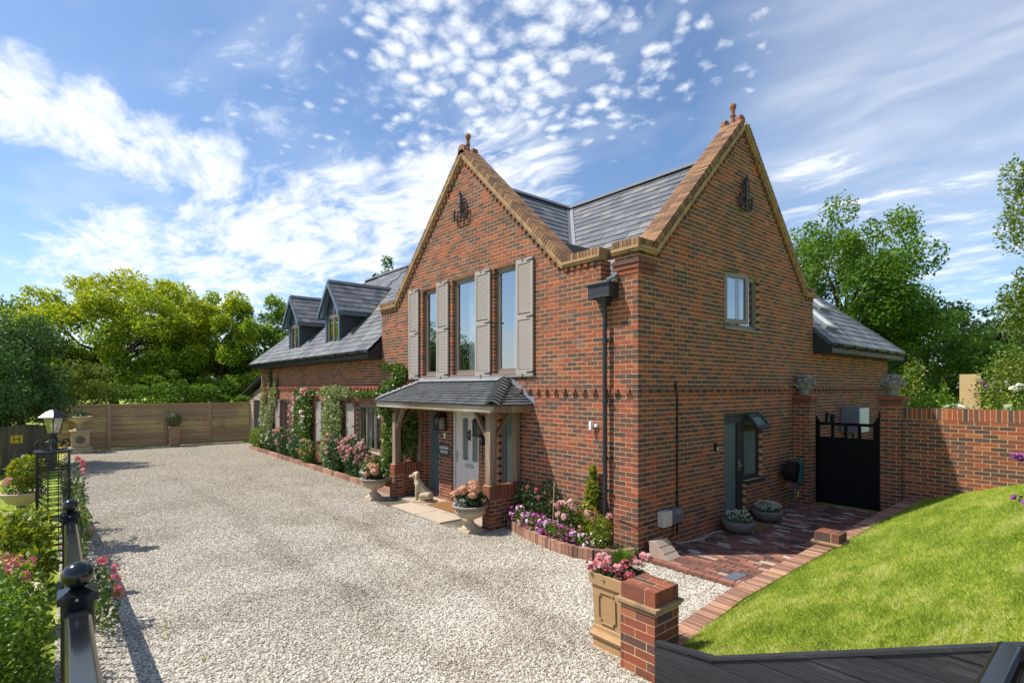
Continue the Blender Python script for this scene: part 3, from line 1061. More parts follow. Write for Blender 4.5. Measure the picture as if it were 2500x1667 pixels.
# ------------------------------------------------------------------ the house
house = thing('brick_house', 'two gabled red brick house with slate roofs, shutters and a long dormered wing', 'house', (0, 0, 0))
FF = Face((0, 0, 0), (1, 0, 0), (0, -1, 0))
FW = Face((0, .035, 0), (1, 0, 0), (0, -1, 0))
SF = Face((0, 0, 0), (0, 1, 0), (1, 0, 0))
KZ = 4.62
H_FRONT = [(-6.27, -5.47, 2.85, 4.90), (-4.99, -3.97, 2.85, 4.95), (-3.50, -2.68, 2.85, 4.95),
           (-6.13, -5.53, .04, 2.14), (-5.03, -4.00, .04, 2.14), (-3.36, -2.76, .04, 2.14)]
H_WING = [(-17.29, -15.0, .75, 2.10), (-12.76, -11.2, .75, 2.10), (-10.13, -8.52, .75, 2.10)]
H_SIDE = [(2.56, 3.94, 3.68, 4.725), (2.57, 3.37, .03, 2.10), (3.37, 4.04, .78, 2.10)]
P_FRONT = [[(-8.4, 0), (-.72, 0), (-.72, KZ), (-8.4, KZ)], [(-.72, 0), (-.45, 0), (-.45, 4.27), (-.72, 4.27)], [(-.45, 0), (0, 0), (0, KZ), (-.45, KZ)],
           [(-7.55, KZ), (-1.57, KZ), (-4.56, 7.50)]]
P_WING = [[(-20.05, 0), (-8.4, 0), (-8.4, 3.45), (-20.05, 3.45)]]
P_SIDE = [[(0, 0), (6.6, 0), (6.6, KZ), (0, KZ)], [(.42, KZ), (6.1, KZ), (3.26, 7.46)], [(6.6, 0), (12.2, 0), (12.2, 3.45), (6.6, 3.45)]]
core = MB()
wall_core(core, FF, P_FRONT, H_FRONT, .24)
wall_core(core, FW, P_WING, H_WING, .24)
wall_core(core, SF, [[(.2405, 0), (6.6, 0), (6.6, KZ), (.2405, KZ)]] + P_SIDE[1:], H_SIDE, .24)
core.box((-20.05, .3, 0), (-19.8, 6.6, 3.45))
core.box((-19.8, 6.35, 0), (-6, 6.6, 3.45))
core.box((-6.2, 6.61, 0), (-6, 12.2, 3.45))
core.box((-6, 12.0, 0), (-.25, 12.2, 3.45))
wall = core.build('wall', 'mortar', house)
bricks = []
E_ = .004
ext = lambda polys, dx0, dx1: polys
bricks += brick_rects(FF, [[(-8.4, 0), (E_, 0), (E_, 4.275), (-8.4, 4.275)]], H_FRONT, -8.4, E_, .0, 4.275)
bricks += brick_rects(FF, [[(-8.4, 4.275), (-.72, 4.275), (-.72, KZ), (-8.4, KZ)], [(-.45, 4.275), (E_, 4.275), (E_, KZ), (-.45, KZ)]], H_FRONT, -8.4, E_, 4.275, KZ)
bricks += brick_rects(FF, [P_FRONT[3]], H_FRONT, -7.6, -1.5, KZ, 7.5)
bricks += brick_rects(FW, P_WING, H_WING, -20.05, -8.4, 0, 3.45)
bricks += brick_rects(SF, [[(-E_, 0), (6.6, 0), (6.6, KZ), (-E_, KZ)]], H_SIDE, -E_, 6.6, 0, KZ, off=.1125)
bricks += brick_rects(SF, [P_SIDE[1]], H_SIDE, .42, 6.1, KZ, 7.46, off=.1125)
bricks += brick_rects(SF, [P_SIDE[2]], [], 6.6, 12.2, 0, 3.45, off=.1125)
FR_ = Face((-.72, 0, 0), (0, 1, 0), (1, 0, 0))
bricks += brick_rects(FR_, [[(.0, 4.275), (.24, 4.275), (.24, KZ), (.0, KZ)]], [], 0, .24, 4.275, KZ)
emit_bricks(bricks, wall, depth=.09)

# string course of projecting headers
dent = []
for k in range(37):
    dent.append(((-8.28 + k * .225, -.018, 2.5125), X1, Y1, Z1, (.102, .075, .065), R.uniform(.35, .9)))
for k in range(29):
    dent.append(((.018, .11 + k * .225, 2.5125), -Y1, X1, Z1, (.102, .075, .065), R.uniform(.1, .7)))
for k in range(25):
    dent.append(((.018, 6.7 + k * .225, 2.5125), -Y1, X1, Z1, (.102, .075, .065), R.uniform(.1, .7)))
for k in range(51):
    dent.append(((-19.93 + k * .225, .016, 2.5125), X1, Y1, Z1, (.102, .075, .065), R.uniform(.5, .9)))
emit_obox(dent, wall, 'dentil', 'brick', 200)
band = []
for k in range(51):
    band.append(((-19.93 + k * .225, .016, 2.5875), X1, Y1, Z1, (.215, .075, .065), R.uniform(.55, .95)))
emit_obox(band, wall, 'string_brick', 'brick', 60)

# ---- coping of the gables
cop, cmould, dent2 = [], MB(), []


CN = [0]


def coping(f, p0, p1, back=.36, mit0=0.0, mit1=0.0, dentils=True):
    CN[0] += 1
    eps = .0012 * (CN[0] % 4)
    p0, p1 = Vector(p0), Vector(p1)
    L = (p1 - p0).length
    d = (p1 - p0) / L
    nrm = Vector((-d.y, d.x))
    if nrm.y < 0: nrm = -nrm
    D3 = f.u * d.x + f.v * d.y
    N3 = f.u * nrm.x + f.v * nrm.y
    o = f.p(p0.x, p0.y)
    for h0, h1, pr in ((0, .042, .045), (.042, .085, .072)):
        a = o + D3 * (-mit0 * h0) + N3 * h0
        b = o + D3 * (L + mit1 * h0) + N3 * h0
        c = o + D3 * (L + mit1 * h1) + N3 * h1
        e = o + D3 * (-mit0 * h1) + N3 * h1
        cmould.prism([q - f.n * .12 for q in (a, b, c, e)], f.n * (.12 + pr + eps))
    n = max(1, round(L / .075))
    w = L / n
    h = .112
    for i in range(n):
        s = (i + .5) * w
        r = R.random()
        c0 = o + D3 * s + N3 * (.085 + h / 2)
        cop.append((c0 + f.n * (.058 - .1075), D3, -f.n, D3.cross(-f.n), (w - .016, .215, h), r))
        if back > .3:
            cop.append((c0 + f.n * (.058 - .225 - .085) + N3 * .002, D3, -f.n, D3.cross(-f.n), (w - .016, .17, h), R.random()))
    i0, i1, q = o + D3 * .03, o + D3 * (L - .03), f.n * (.050 - eps)
    cmould.prism([i0 + N3 * .08 + q, i1 + N3 * .08 + q, i1 + N3 * (.085 + h - .007) + q, i0 + N3 * (.085 + h - .007) + q], -f.n * (back + .02))
    if dentils:
        for i in range(int(L / .15)):
            s = .1 + i * .15
            dent2.append((o + D3 * s - N3 * .036 + f.n * .012, D3, -f.n, D3.cross(-f.n), (.075, .05, .065), R.uniform(.2, .8)))


AP_F, AP_S = (-4.56, 7.50), (3.26, 7.46)
coping(FF, (-1.57, KZ), AP_F, mit1=1.0, mit0=.4)
coping(FF, AP_F, (-7.55, KZ), mit0=1.0)
coping(FF, (-1.57, KZ), (-.70, KZ), back=.42)
coping(FF, (-8.46, KZ), (-7.55, KZ))
coping(FF, (-.46, KZ), (.055, KZ), dentils=False)
coping(SF, (0.0, KZ), (.42, KZ), dentils=False)
coping(SF, (.42, KZ), AP_S, mit1=1.0)
coping(SF, AP_S, (6.1, KZ), mit0=1.0)
coping(SF, (6.1, KZ), (6.66, KZ))
cm = cmould.build('coping', 'moulding', house)
emit_obox(cop, cm, 'coping_brick', 'coping_brick', 290, stuff='coping_brick')
emit_obox(dent2, cm, 'corbel_brick', 'brick', 150)
# corbelled kneeler blocks at the corner and beside the rainwater outlet
kb = MB()
for i, (a, b) in enumerate(((4.30, .018), (4.375, .034), (4.45, .05))):
    kb.box((-.455, -b, a), (0 + b, .02, a + .066), R.uniform(.1, .8))
    kb.box((-.02, .021, a + .001), (b + .001, .42, a + .066), R.uniform(.1, .6))
kb.build('kneeler', 'brick', house)

# finials
for (x, y, z, lab) in ((-4.56, .12, 7.62, 'front'), (-.2, 3.27, 7.58, 'side')):
    mb = MB()
    along = Y1 if lab == 'front' else X1
    ac = X1 if lab == 'front' else Y1
    c = Vector((x, y, z))
    mb.prism([c + ac * a + Z1 * b - along * .19 for a, b in ((-.16, -.06), (.16, -.06), (.06, .06), (-.06, .06))], along * .38)
    for s in (-1, 1):
        mb.prism([c + ac * a + Z1 * b + along * (s * .15 - .04) for a, b in ((-.13, -.03), (.13, -.03), (.10, .13), (.04, .17), (-.04, .17), (-.10, .13))], along * .08)
    mb.lathe([(.065, .02), (.048, .10), (.038, .20), (.052, .21), (.052, .235), (.038, .245), (.036, .30), (.054, .36), (.064, .39), (.058, .43), (.034, .455), (.0, .465)], (x, y, z), 16)
    mb.build('finial', 'terracotta', house, auto=40)


def tie_plate(f, cu, z0, z1, w):
    """wrought iron foliate tie plate"""
    mb = MB()
    h = z1 - z0
    d = .06
    P = lambda a, b, dd=d: f.p(cu + a * w, z0 + b * h, dd)
    mb.bar(P(0, 0), P(0, .93), .035, .03, f.n)
    mb.prism([P(-.05, .88), P(.05, .88), P(0, 1.0)], f.n * .03)
    for s in (-1, 1):
        for b, l, hh in ((.50, .30, .10), (.62, .26, .10), (.74, .18, .09), (.84, .10, .06)):
            mb.tube([P(0, b), P(s * l * .6, b + hh * .3), P(s * l, b + hh), P(s * l * .75, b + hh * 1.4)], [.018, .016, .014, .008], 6)
        mb.tube([P(0, .08), P(s * .25, .02), P(s * .48, .10), P(s * .50, .30), P(s * .38, .42), P(s * .22, .36), P(s * .22, .24), P(s * .34, .22)], .016, 6)
        mb.tube([P(s * .42, .12), P(s * .46, .26), P(s * .46, .38)], .02, 6)
        mb.tube([P(0, .20), P(s * .16, .28), P(s * .12, .40), P(0, .36)], .013, 6)
        mb.ball(P(s * .30, .13), .026, 8, 6)
        mb.ball(P(s * .46, .42), .026, 8, 6)
    mb.tube([P(0, .4, 0), P(0, .4, .07)], .025, 8)
    mb.build('tie_plate', 'black_metal', house)


tie_plate(FF, -4.58, 6.13, 6.80, .52)
tie_plate(SF, 3.27, 5.90, 6.57, .50)

# ---- roofs
M_ = .96
LN = math.sqrt(1 + M_ * M_)
RZ, RY, RX = 7.13, 3.3, -4.56
FA = Face((0, RY, RZ), (1, 0, 0), Vector((0, -M_, 1)) / LN, Vector((0, 1, M_)) / LN)
FB = Face((RX, 0, RZ), (0, 1, 0), Vector((M_, 0, 1)) / LN, Vector((-1, 0, M_)) / LN)
FD = Face((-3.3, 0, RZ), (0, 1, 0), Vector((M_, 0, 1)) / LN, Vector((-1, 0, M_)) / LN)
b0, be = -3.3 * LN, -3.7 * LN


def slates_multi(face, polys, u0, v0, w=.30, g=.235, lift=.016, skip=None):
    out = []
    us = [p[0] for q in polys for p in q]
    vs = [p[1] for q in polys for p in q]
    k = 0
    v = v0
    while v < max(vs):
        if v > min(vs) - g:
            u = u0 - (k % 2) * w / 2
            while u < max(us):
                rect = [(u + .003, v), (u + w - .003, v), (u + w - .003, v + g + .012), (u + .003, v + g + .012)]
                if u + w > min(us) and not (skip and skip(u + w / 2, v + g / 2)):
                    for poly in polys:
                        c = clip_poly(rect, poly)
                        if len(c) >= 3 and area(c) > .0025:
                            out.append((face, c, v, g, lift + R.uniform(-.003, .004), R.random()))
                u += w
        v += g
        k += 1
    return out


bi = -(3.3 - .13) * LN   # roofs stop inside the gable walls
PA1 = [(-1.39, bi), (-.10, bi), (-.10, 0), (-4.56, 0)]
PA2 = [[(-20.12, be), (-8.42, be), (-8.42, 0), (-16.42, 0)], [(-8.42, bi), (-7.73, bi), (-4.56, 0), (-8.42, 0)]]
PB = [(.13, bi), (3.3, 0), (.13, 0)]
PD = [(6.6, be), (12.25, be), (8.55, 0), (6.6, 0)]
rf = MB()
for f, polys in ((FA, [PA1] + PA2), (FB, [PB]), (FD, [PD])):
    for q in polys: rf.prism([f.p(a, b, -.012) for a, b in q], -f.n * .05)


def sheet3(*pts): rf.prism([Vector(p) for p in pts], (0, 0, -.05))


ez = RZ - M_ * 3.7
sheet3((-20.12, -.4, ez), (-16.42, 3.3, RZ), (-20.12, 7.0, ez))
sheet3((-20.12, 7.0, ez), (-16.42, 3.3, RZ), (-3.3, 3.3, RZ), (-3.3, 7.0, ez))
sheet3((-7.0, 7.0, ez), (-3.3, 3.3, RZ), (-3.3, 8.55, RZ), (-7.0, 12.25, ez))
sheet3((.4, 12.25, ez), (-3.3, 8.55, RZ), (-7.0, 12.25, ez))
sheet3((-.02, 6.6, RZ - M_ * 3.3), (-.02, 3.3, RZ), (-3.3, 3.3, RZ), (-3.3, 6.6, RZ - M_ * 3.3))
sheet3((RX, .13, RZ), (RX, 3.3, RZ), (-7.73, .13, RZ - M_ * 3.17))
roof = rf.build('roof', 'slate', house)
DORM = [-15.85, -12.09]


def in_dormer(u, b):
    y = 3.3 + b / LN
    return any(abs(u - c) < .60 and y > .10 for c in DORM)


sl = slates_multi(FA, [PA1] + PA2, -20.12, be, skip=in_dormer) + slates_multi(FB, [PB], -.3, be) + slates_multi(FD, [PD], 6.4, be)
emit_slates(sl, roof, 300)


def ridge_tiles(a, b, parent, m='slate', L=.45, w=.13, lift=.05):
    a, b = Vector(a), Vector(b)
    d = (b - a)
    n = max(1, round(d.length / L))
    dn = d.normalized()
    sd = dn.cross(Z1).normalized()
    up = sd.cross(dn).normalized()
    k = ('ridge', round(d.length / n, 3), m, w)
    me = OB_CACHE.get(k)
    if me is None:
        mb = MB()
        l = d.length / n - .008
        pr = [(-w, -.085), (-w * .35, .005), (0, .02), (w * .35, .005), (w, -.085), (w - .03, -.095), (0, -.01), (-w + .03, -.095)]
        mb.prism([(0, x, z) for x, z in pr], (l, 0, 0), .3)
        me = mb.mesh('ridge_tile')
        me.materials.append(MATS[m])
        OB_CACHE[k] = me
    for i in range(n):
        o = mesh_obj('ridge_tile', me, None, parent, a + d * (i / n) + up * lift)
        o.rotation_euler = Matrix((dn, up.cross(dn), up)).transposed().to_euler()


ridge_tiles((RX, 3.3, RZ), (-.3, 3.3, RZ), roof)
ridge_tiles((RX, .3, RZ), (RX, 3.3, RZ), roof)
ridge_tiles((-16.42, 3.3, RZ), (RX, 3.3, RZ), roof)
ridge_tiles((-20.12, -.4, ez), (-16.42, 3.3, RZ), roof, w=.10, lift=.03)
ridge_tiles((.4, 12.25, ez), (-3.3, 8.55, RZ), roof, w=.10, lift=.03)
vl = MB()
va, vb = Vector((RX, RY, RZ)), Vector((-1.39, .13, RZ - M_ * 3.17))
for s, f in ((1, FA), (-1, FB)):
    pts = [va + Z1 * .03, vb + Z1 * .03]
    off = (X1 * .10 if s == 1 else -Y1 * .10)
    vl.prism([pts[0], pts[1], pts[1] + off + Z1 * .01, pts[0] + off + Z1 * .01], Z1 * .004)
vl.build('valley', 'lead', roof)
# lead flashings against the gables
fl = MB()
fl.prism([FA.p(-.40, bi, .02), FA.p(-.30, bi, .02), FA.p(-.30, 0, .02), FA.p(-.40, 0, .02)], FA.n * .01)
fl.build('flashing', 'lead', roof)

# gutters, fascias
g = MB()
gy_, gzz = -.46, ez - .02


def half_gutter(mb, a, b, rr=.06):
    a, b = Vector(a), Vector(b)
    d = (b - a).normalized()
    sd = d.cross(Z1).normalized()
    prof = [(math.cos(t) * rr, math.sin(t) * rr) for t in np.linspace(math.pi, 2 * math.pi, 9)]
    prof = prof + [(x * .9, y * .9) for x, y in reversed(prof)]
    mb.prism([a + sd * x + Z1 * y for x, y in prof], b - a)


half_gutter(g, (-20.2, gy_, gzz), (-8.46, gy_, gzz))
for k in range(15):
    x = -20.0 + k * .8
    g.box((x - .012, -.54, gzz - .075), (x + .012, -.36, gzz - .005))
half_gutter(g, (.46, 6.75, gzz), (.46, 12.35, gzz))
for k in range(7):
    y = 6.9 + k * .85
    g.box((.36, y - .012, gzz - .075), (.54, y + .012, gzz - .005))
g.build('gutter', 'gutter', house)
g = MB()
g.box((-20.1, -.38, ez - .20), (-8.47, -.34, ez - .03))
g.box((-20.1, -.34, ez - .21), (-8.47, .03, ez - .17))
g.prism([(-8.47, .03, ez - .23), (-8.47, -.40, ez - .23), (-8.47, -.42, ez - .02), (-8.47, .03, ez + .40)], (.05, 0, 0))
g.box((.34, 6.66, ez - .20), (.38, 12.25, ez - .03))
g.box((-.03, 6.66, ez - .21), (.34, 12.25, ez - .17))
g.prism([(-.03, 6.61, ez - .23), (.40, 6.61, ez - .23), (.42, 6.61, ez - .02), (-.03, 6.61, ez + .40)], (0, .05, 0))
g.build('fascia', 'gutter', house)
rp = MB()
rp.tube([(.46, 12.3, gzz - .05), (.44, 12.32, gzz - .2), (.10, 12.28, gzz - .38), (.06, 12.26, gzz - .55), (.06, 12.26, .1)], .035, 10)
rp.build('downpipe', 'gutter', house, smooth=True)

# rainwater hopper with downpipe between the gables
h = MB()
h.box((-.79, -.24, 3.98), (-.36, -.01, 4.16))
h.box((-.81, -.265, 4.16), (-.34, -.008, 4.20))
h.box((-.80, -.25, 3.965), (-.35, -.012, 3.985))
h.prism([(-.70, -.20, 3.965), (-.45, -.20, 3.965), (-.53, -.13, 3.86), (-.60, -.13, 3.86)], (0, .14, 0))
ho = h.build('hopper', 'gutter', house, bevel=.006)
h = MB()
h.box((-.86, -.06, 4.13), (-.60, -.005, 4.235))
h.bar((-.83, -.05, 4.22), (-.42, -.20, 4.215), .06, .02)
h.tube([(-.42, -.2, 4.22), (-.37, -.12, 4.27), (-.40, .02, 4.36), (-.44, .1, 4.50), (-.5, .25, 4.6)], .035, 8)
h.prism([(-.72, .02, 4.275), (-.45, .02, 4.275), (-.45, -.03, 4.24), (-.72, -.03, 4.24)], (0, .3, .02))
h.build('lead_outlet', 'lead', ho)
h = MB()
h.tube([(-.565, -.11, 3.9), (-.565, -.09, 3.75), (-.565, -.085, .1)], .034, 12)
for z in (3.3, 2.35, 1.45, .95):
    h.lathe([(.042, -.03), (.042, .03)], (-.565, -.085, z), 12)
    h.box((-.565, -.07, z - .015), (-.47, -.005, z + .012))
h.build('downpipe', 'gutter', house, auto=50)


# ---- windows
def window(f, u0, u1, v0, v1, parent, fm='taupe_frame', muls=(), trans=(), gm='glass', rec=.075, fw=.055, vent=False, sill=True, name='window', sillm=None, th=.06):
    mb = MB()
    fbox(mb, f, u0, u1, v0, v0 + fw, -rec - th, -rec)
    fbox(mb, f, u0, u1, v1 - fw * (1.5 if vent else 1), v1, -rec - th, -rec)
    fbox(mb, f, u0, u0 + fw, v0 + fw, v1 - fw, -rec - th, -rec)
    fbox(mb, f, u1 - fw, u1, v0 + fw, v1 - fw, -rec - th, -rec)
    xs = [u0 + fw * .5] + list(muls) + [u1 - fw * .5]
    for x in muls: fbox(mb, f, x - fw * .55, x + fw * .55, v0 + fw, v1 - fw, -rec - th, -rec + .004)
    ys = [v0 + fw * .5] + list(trans) + [v1 - fw * .6]
    for y in trans: fbox(mb, f, u0 + fw, u1 - fw, y - fw * .5, y + fw * .5, -rec - th, -rec + .002)
    # casement inner frames
    c = .03
    for i in range(len(xs) - 1):
        for j in range(len(ys) - 1):
            a0, a1 = xs[i] + fw * .55, xs[i + 1] - fw * .55
            c0, c1 = ys[j] + fw * .55, ys[j + 1] - fw * .55
            for q in ((a0, a1, c0, c0 + c), (a0, a1, c1 - c, c1), (a0, a0 + c, c0 + c, c1 - c), (a1 - c, a1, c0 + c, c1 - c)):
                fbox(mb, f, q[0], q[1], q[2], q[3], -rec - th + .01, -rec - .012)
    w = mb.build(name, fm, parent)
    for i in range(len(xs) - 1):
        for j in range(len(ys) - 1):
            a0, a1 = xs[i] + fw * .55 + c * .5, xs[i + 1] - fw * .55 - c * .5
            c0, c1 = ys[j] + fw * .55 + c * .5, ys[j + 1] - fw * .55 - c * .5
            pb = MB()
            fbox(pb, f, a0, a1, c0, c1, -rec - th * .6, -rec - th * .6 + .006)
            pb.build('pane', gm, w)
    if sill:
        sb = MB()
        fbox(sb, f, u0 - .02, u1 + .02, v0 - .045, v0 - .002, -rec - .02, .045)
        sb.build('sill', sillm or fm, w)
    if vent:
        vb_ = MB()
        fbox(vb_, f, (u0 + u1) / 2 - .12, (u0 + u1) / 2 + .12, v1 - .055, v1 - .028, -rec, -rec + .012)
        vb_.build('trickle_vent', 'black_metal', w)
        vb2 = MB()
        fbox(vb2, f, (u0 + u1) / 2 - .12, (u0 + u1) / 2 + .12, v1 - .042, v1 - .034, -rec + .0125, -rec + .016)
        vb2.build('vent_slot', 'white_plastic', w)
    return w


def room(f, u0, u1, v0, v1, depth, m, parent):
    mb = MB()
    d0, d1 = -.27, -.27 - depth
    A = lambda u, v, d: f.p(u, v, d)
    e = .5
    a0, a1, c0, c1 = u0 - e, u1 + e, v0 - .12, v1 + .25
    mb.add([A(a0, c0, d0), A(a1, c0, d0), A(a1, c1, d0), A(a0, c1, d0), A(a0, c0, d1), A(a1, c0, d1), A(a1, c1, d1), A(a0, c1, d1)],
           [(4, 5, 6, 7), (0, 1, 5, 4), (3, 2, 6, 7), (0, 3, 7, 4), (1, 2, 6, 5)])
    return mb.build('room', m, parent)


def curtain(f, u0, u1, v0, v1, d, parent, amp=.025, pitch=.07, gather=0.0):
    mb = MB()
    n = max(6, int((u1 - u0) / pitch * 4))
    vs = []
    for j in range(9):
        tv = j / 8
        for i in range(n + 1):
            tu = i / n
            x = u0 + (u1 - u0) * tu
            x = x - gather * (x - u0) * math.sin(math.pi * tv) * .5
            vs.append(f.p(x, v0 + (v1 - v0) * tv, d + amp * math.sin(tu * n / 4 * 2 * math.pi + .4 * math.sin(3 * tv))))
    fs = [(j * (n + 1) + i, j * (n + 1) + i + 1, (j + 1) * (n + 1) + i + 1, (j + 1) * (n + 1) + i) for j in range(8) for i in range(n)]
    mb.add(vs, fs)
    return mb.build('curtain', 'curtain', parent, smooth=True)


for i, hh in enumerate(H_FRONT[:3]):
    w = window(FF, *hh, house, vent=True, sill=True, fw=.065)
    if i == 0: curtain(FF, hh[0] + .45, hh[1] + .05, hh[2], hh[3], -.30, w)
    if i == 1: curtain(FF, hh[0] + .25, hh[0] + .62, hh[2], hh[3], -.30, w, gather=.3)
    if i == 2: curtain(FF, hh[0] + .30, hh[1] - .05, hh[2], hh[3], -.30, w, gather=.25)
room(FF, -6.4, -2.5, 2.6, 5.0, 2.6, 'room', house)
# white metal chair standing inside the left upper window
ch = MB()
for a, b in (((-5.95, .55, 2.65), (-5.88, .5, 3.4)), ((-5.72, .5, 2.65), (-5.76, .5, 3.45)), ((-5.95, .85, 2.65), (-5.90, .82, 3.35)), ((-5.70, .85, 2.65), (-5.74, .8, 3.35))):
    ch.tube([a, Vector(a).lerp(Vector(b), .5) + Vector((.03, 0, 0)), b], .012, 6)
ch.tube([(-5.98, .5, 3.36), (-5.65, .5, 3.36), (-5.65, .9, 3.36), (-5.98, .9, 3.36), (-5.98, .5, 3.36)], .012, 6)
ch.tube([(-5.97, .9, 3.36), (-5.97, .92, 3.72), (-5.66, .92, 3.72), (-5.66, .9, 3.36)], .012, 6)
cho = ch.build('chair', 'white_plastic', None, loc=(-5.8, .7, 2.6))
tag(cho, 'white metal chair seen through the leftmost tall upstairs window', 'chair')
# a floor inside that carries it
fb = MB().box((-7.5, .3, 2.5), (-.3, 3.4, 2.62))
fb.build('floor', 'room_pale', house)
for hh, muls in zip(H_WING, ((-16.5, -15.75), (-12.0,), (-9.58, -9.05))):
    w = window(FW, *hh, house, muls=muls, vent=True, gm='glass_dark', sillm='shutter_paint')
    room(FW, hh[0], hh[1], hh[2], hh[3], 1.8, 'room', house)
    curtain(FW, hh[0] + .1, hh[0] + .42, hh[2], hh[3], -.30, w)
# side, upper: fixed light on the right, open casement on the left
w = window(SF, *H_SIDE[0], house, muls=(3.25,), vent=True, gm='glass_dark')
room(SF, 2.56, 3.94, 3.68, 4.74, 2.0, 'room_pale', house)
bl = MB()
fbox(bl, SF, 2.62, 3.2, 4.30, 4.70, -.40, -.39)
bl.build('blind', 'blind', w)
cas = MB()
fo = Face(SF.p(2.60, 0, -.03), Vector((math.sin(rad(15)), math.cos(rad(15)), 0)), Vector((math.cos(rad(15)), -math.sin(rad(15)), 0)))
for q in ((0, .60, 3.75, 3.83), (0, .60, 4.59, 4.67), (0, .07, 3.83, 4.59), (.53, .60, 3.83, 4.59)): fbox(cas, fo, q[0], q[1], q[2], q[3], -.03, .02)
co = cas.build('casement', 'taupe_frame', w)
pb = MB()
fbox(pb, fo, .065, .535, 3.825, 4.595, -.01, -.004)
pb.build('pane', 'glass_dark', co)

# side door and the window beside it
d = MB()
f = SF
u0, u1, v0, v1 = H_SIDE[1]
for q in ((u0, u1, v1 - .07, v1), (u0, u0 + .05, v0, v1 - .07), (u1 - .09, u1, v0, v1 - .07), (u0 + .05, u1 - .09, v0, v0 + .06)): fbox(d, f, *q, -.14, -.06)
for q in ((u0 + .06, u1 - .10, v1 - .19, v1 - .08), (u0 + .06, u0 + .08, v0 + .07, v1 - .19), (u1 - .22, u1 - .10, v0 + .07, v1 - .19), (u0 + .08, u1 - .22, v0 + .07, v0 + .2)): fbox(d, f, *q, -.12, -.05)
sd = d.build('side_door', 'anthracite', house)
pb = MB()
fbox(pb, f, u0 + .08, u1 - .22, v0 + .2, v1 - .19, -.10, -.09)
pb.build('pane', 'frosted_grey', sd)
hd = MB()
hd.box((-.05, u1 - .175, 1.0), (-.035, u1 - .145, 1.2))
hd.tube([(-.04, u1 - .16, 1.10), (.01, u1 - .16, 1.10), (.012, u1 - .27, 1.10)], .01, 8)
hd.build('door_handle', 'steel', sd)
w = window(SF, *H_SIDE[2], house, fm='anthracite', trans=(1.78,), gm='frosted_grey', rec=.06)
tl = MB()
hy_, hz_ = .0, 2.03
ca, sa = math.cos(rad(38)), math.sin(rad(38))
ft = Face((-.03, 3.43, 2.05), (0, 1, 0), (ca, 0, sa), (-sa * -1, 0, ca))
ft = Face((.0, 3.43, 2.05), (0, 1, 0), Vector((ca, 0, sa)), Vector((-sa, 0, ca)))
for q in ((0, .56, -.34, -.26), (0, .56, -.06, 0), (0, .07, -.26, -.06), (.49, .56, -.26, -.06)): fbox(tl, ft, *q, -.03, .02)
to = tl.build('top_light', 'anthracite', w)
pb = MB()
fbox(pb, ft, .07, .49, -.26, -.06, -.01, -.004)
pb.build('pane', 'frosted', to)

# front door with side lights
for hh in (H_FRONT[3], H_FRONT[5]):
    window(FF, *hh, house, fm='taupe_frame', gm='frosted', rec=.09, sill=False, name='side_light', fw=.05)
u0, u1, v0, v1 = H_FRONT[4]
d = MB()
for q in ((u0, u1, v1 - .06, v1), (u0, u0 + .075, v0, v1 - .06), (u1 - .05, u1, v0, v1 - .06)): fbox(d, FF, *q, -.14, -.05)
dfr = d.build('door_frame', 'door_paint', house)
d = MB()
du0, du1 = u0 + .085, u1 - .06
G1, G2 = (-4.69, -4.49), (-4.33, -4.14)
D0, D1 = -.115, -.075
for q in ((du0, du1, v0 + .03, 1.00), (du0, du1, 1.91, v1 - .065), (du0, G1[0], 1.0, 1.91), (G1[1], G2[0], 1.0, 1.91), (G2[1], du1, 1.0, 1.91)): fbox(d, FF, *q, D0, D1)
for gl in (G1, G2):
    for q in ((gl[0] - .035, gl[0] - .01, .96, 1.95), (gl[1] + .01, gl[1] + .035, .96, 1.95), (gl[0] - .01, gl[1] + .01, 1.925, 1.95), (gl[0] - .01, gl[1] + .01, .96, .985)): fbox(d, FF, *q, D1, D1 + .008)
    fbox(d, FF, gl[0] - .05, gl[1] + .05, 1.955, 1.975, D1, D1 + .018)
    fbox(d, FF, gl[0] - .04, gl[1] + .03, .16, .74, D1, D1 + .007)
    fbox(d, FF, gl[0] + .04, gl[1] - .06, .19, .71, D1 + .007, D1 + .012)
door = d.build('front_door', 'door_paint', house)
for gl in (G1, G2):
    pb = MB()
    fbox(pb, FF, gl[0], gl[1], 1.0, 1.91, -.10, -.095)
    pb.build('pane', 'frosted_grey', door)
hd = MB()
hd.box((-4.50, -(-D1) + .0, .84), (-4.28, D1 * -1 - .02, .86))
hd = MB()
fbox(hd, FF, -4.58, -4.30, .84, .93, D1, D1 + .02)
fbox(hd, FF, -4.56, -4.32, .855, .915, D1 + .02, D1 + .03)
hd.build('letter_plate', 'steel', door, bevel=.006)
hd = MB()
hd.tube([FF.p(-4.42, 1.62, D1), FF.p(-4.42, 1.62, D1 + .05), FF.p(-4.42, 1.52, D1 + .06), FF.p(-4.42, 1.46, D1 + .03)], [.022, .018, .016, .022], 8)
fbox(hd, FF, -4.445, -4.395, 1.43, 1.66, D1, D1 + .012)
hd.build('knocker', 'black_metal', door)
hd = MB()
fbox(hd, FF, -4.915, -4.875, .94, 1.20, D1, D1 + .014)
hd.tube([FF.p(-4.895, 1.09, D1), FF.p(-4.895, 1.09, D1 + .06), FF.p(-4.80, 1.09, D1 + .065)], .01, 8)
hd.build('door_handle', 'steel', door)

# louvred shutters
LOUV = {}


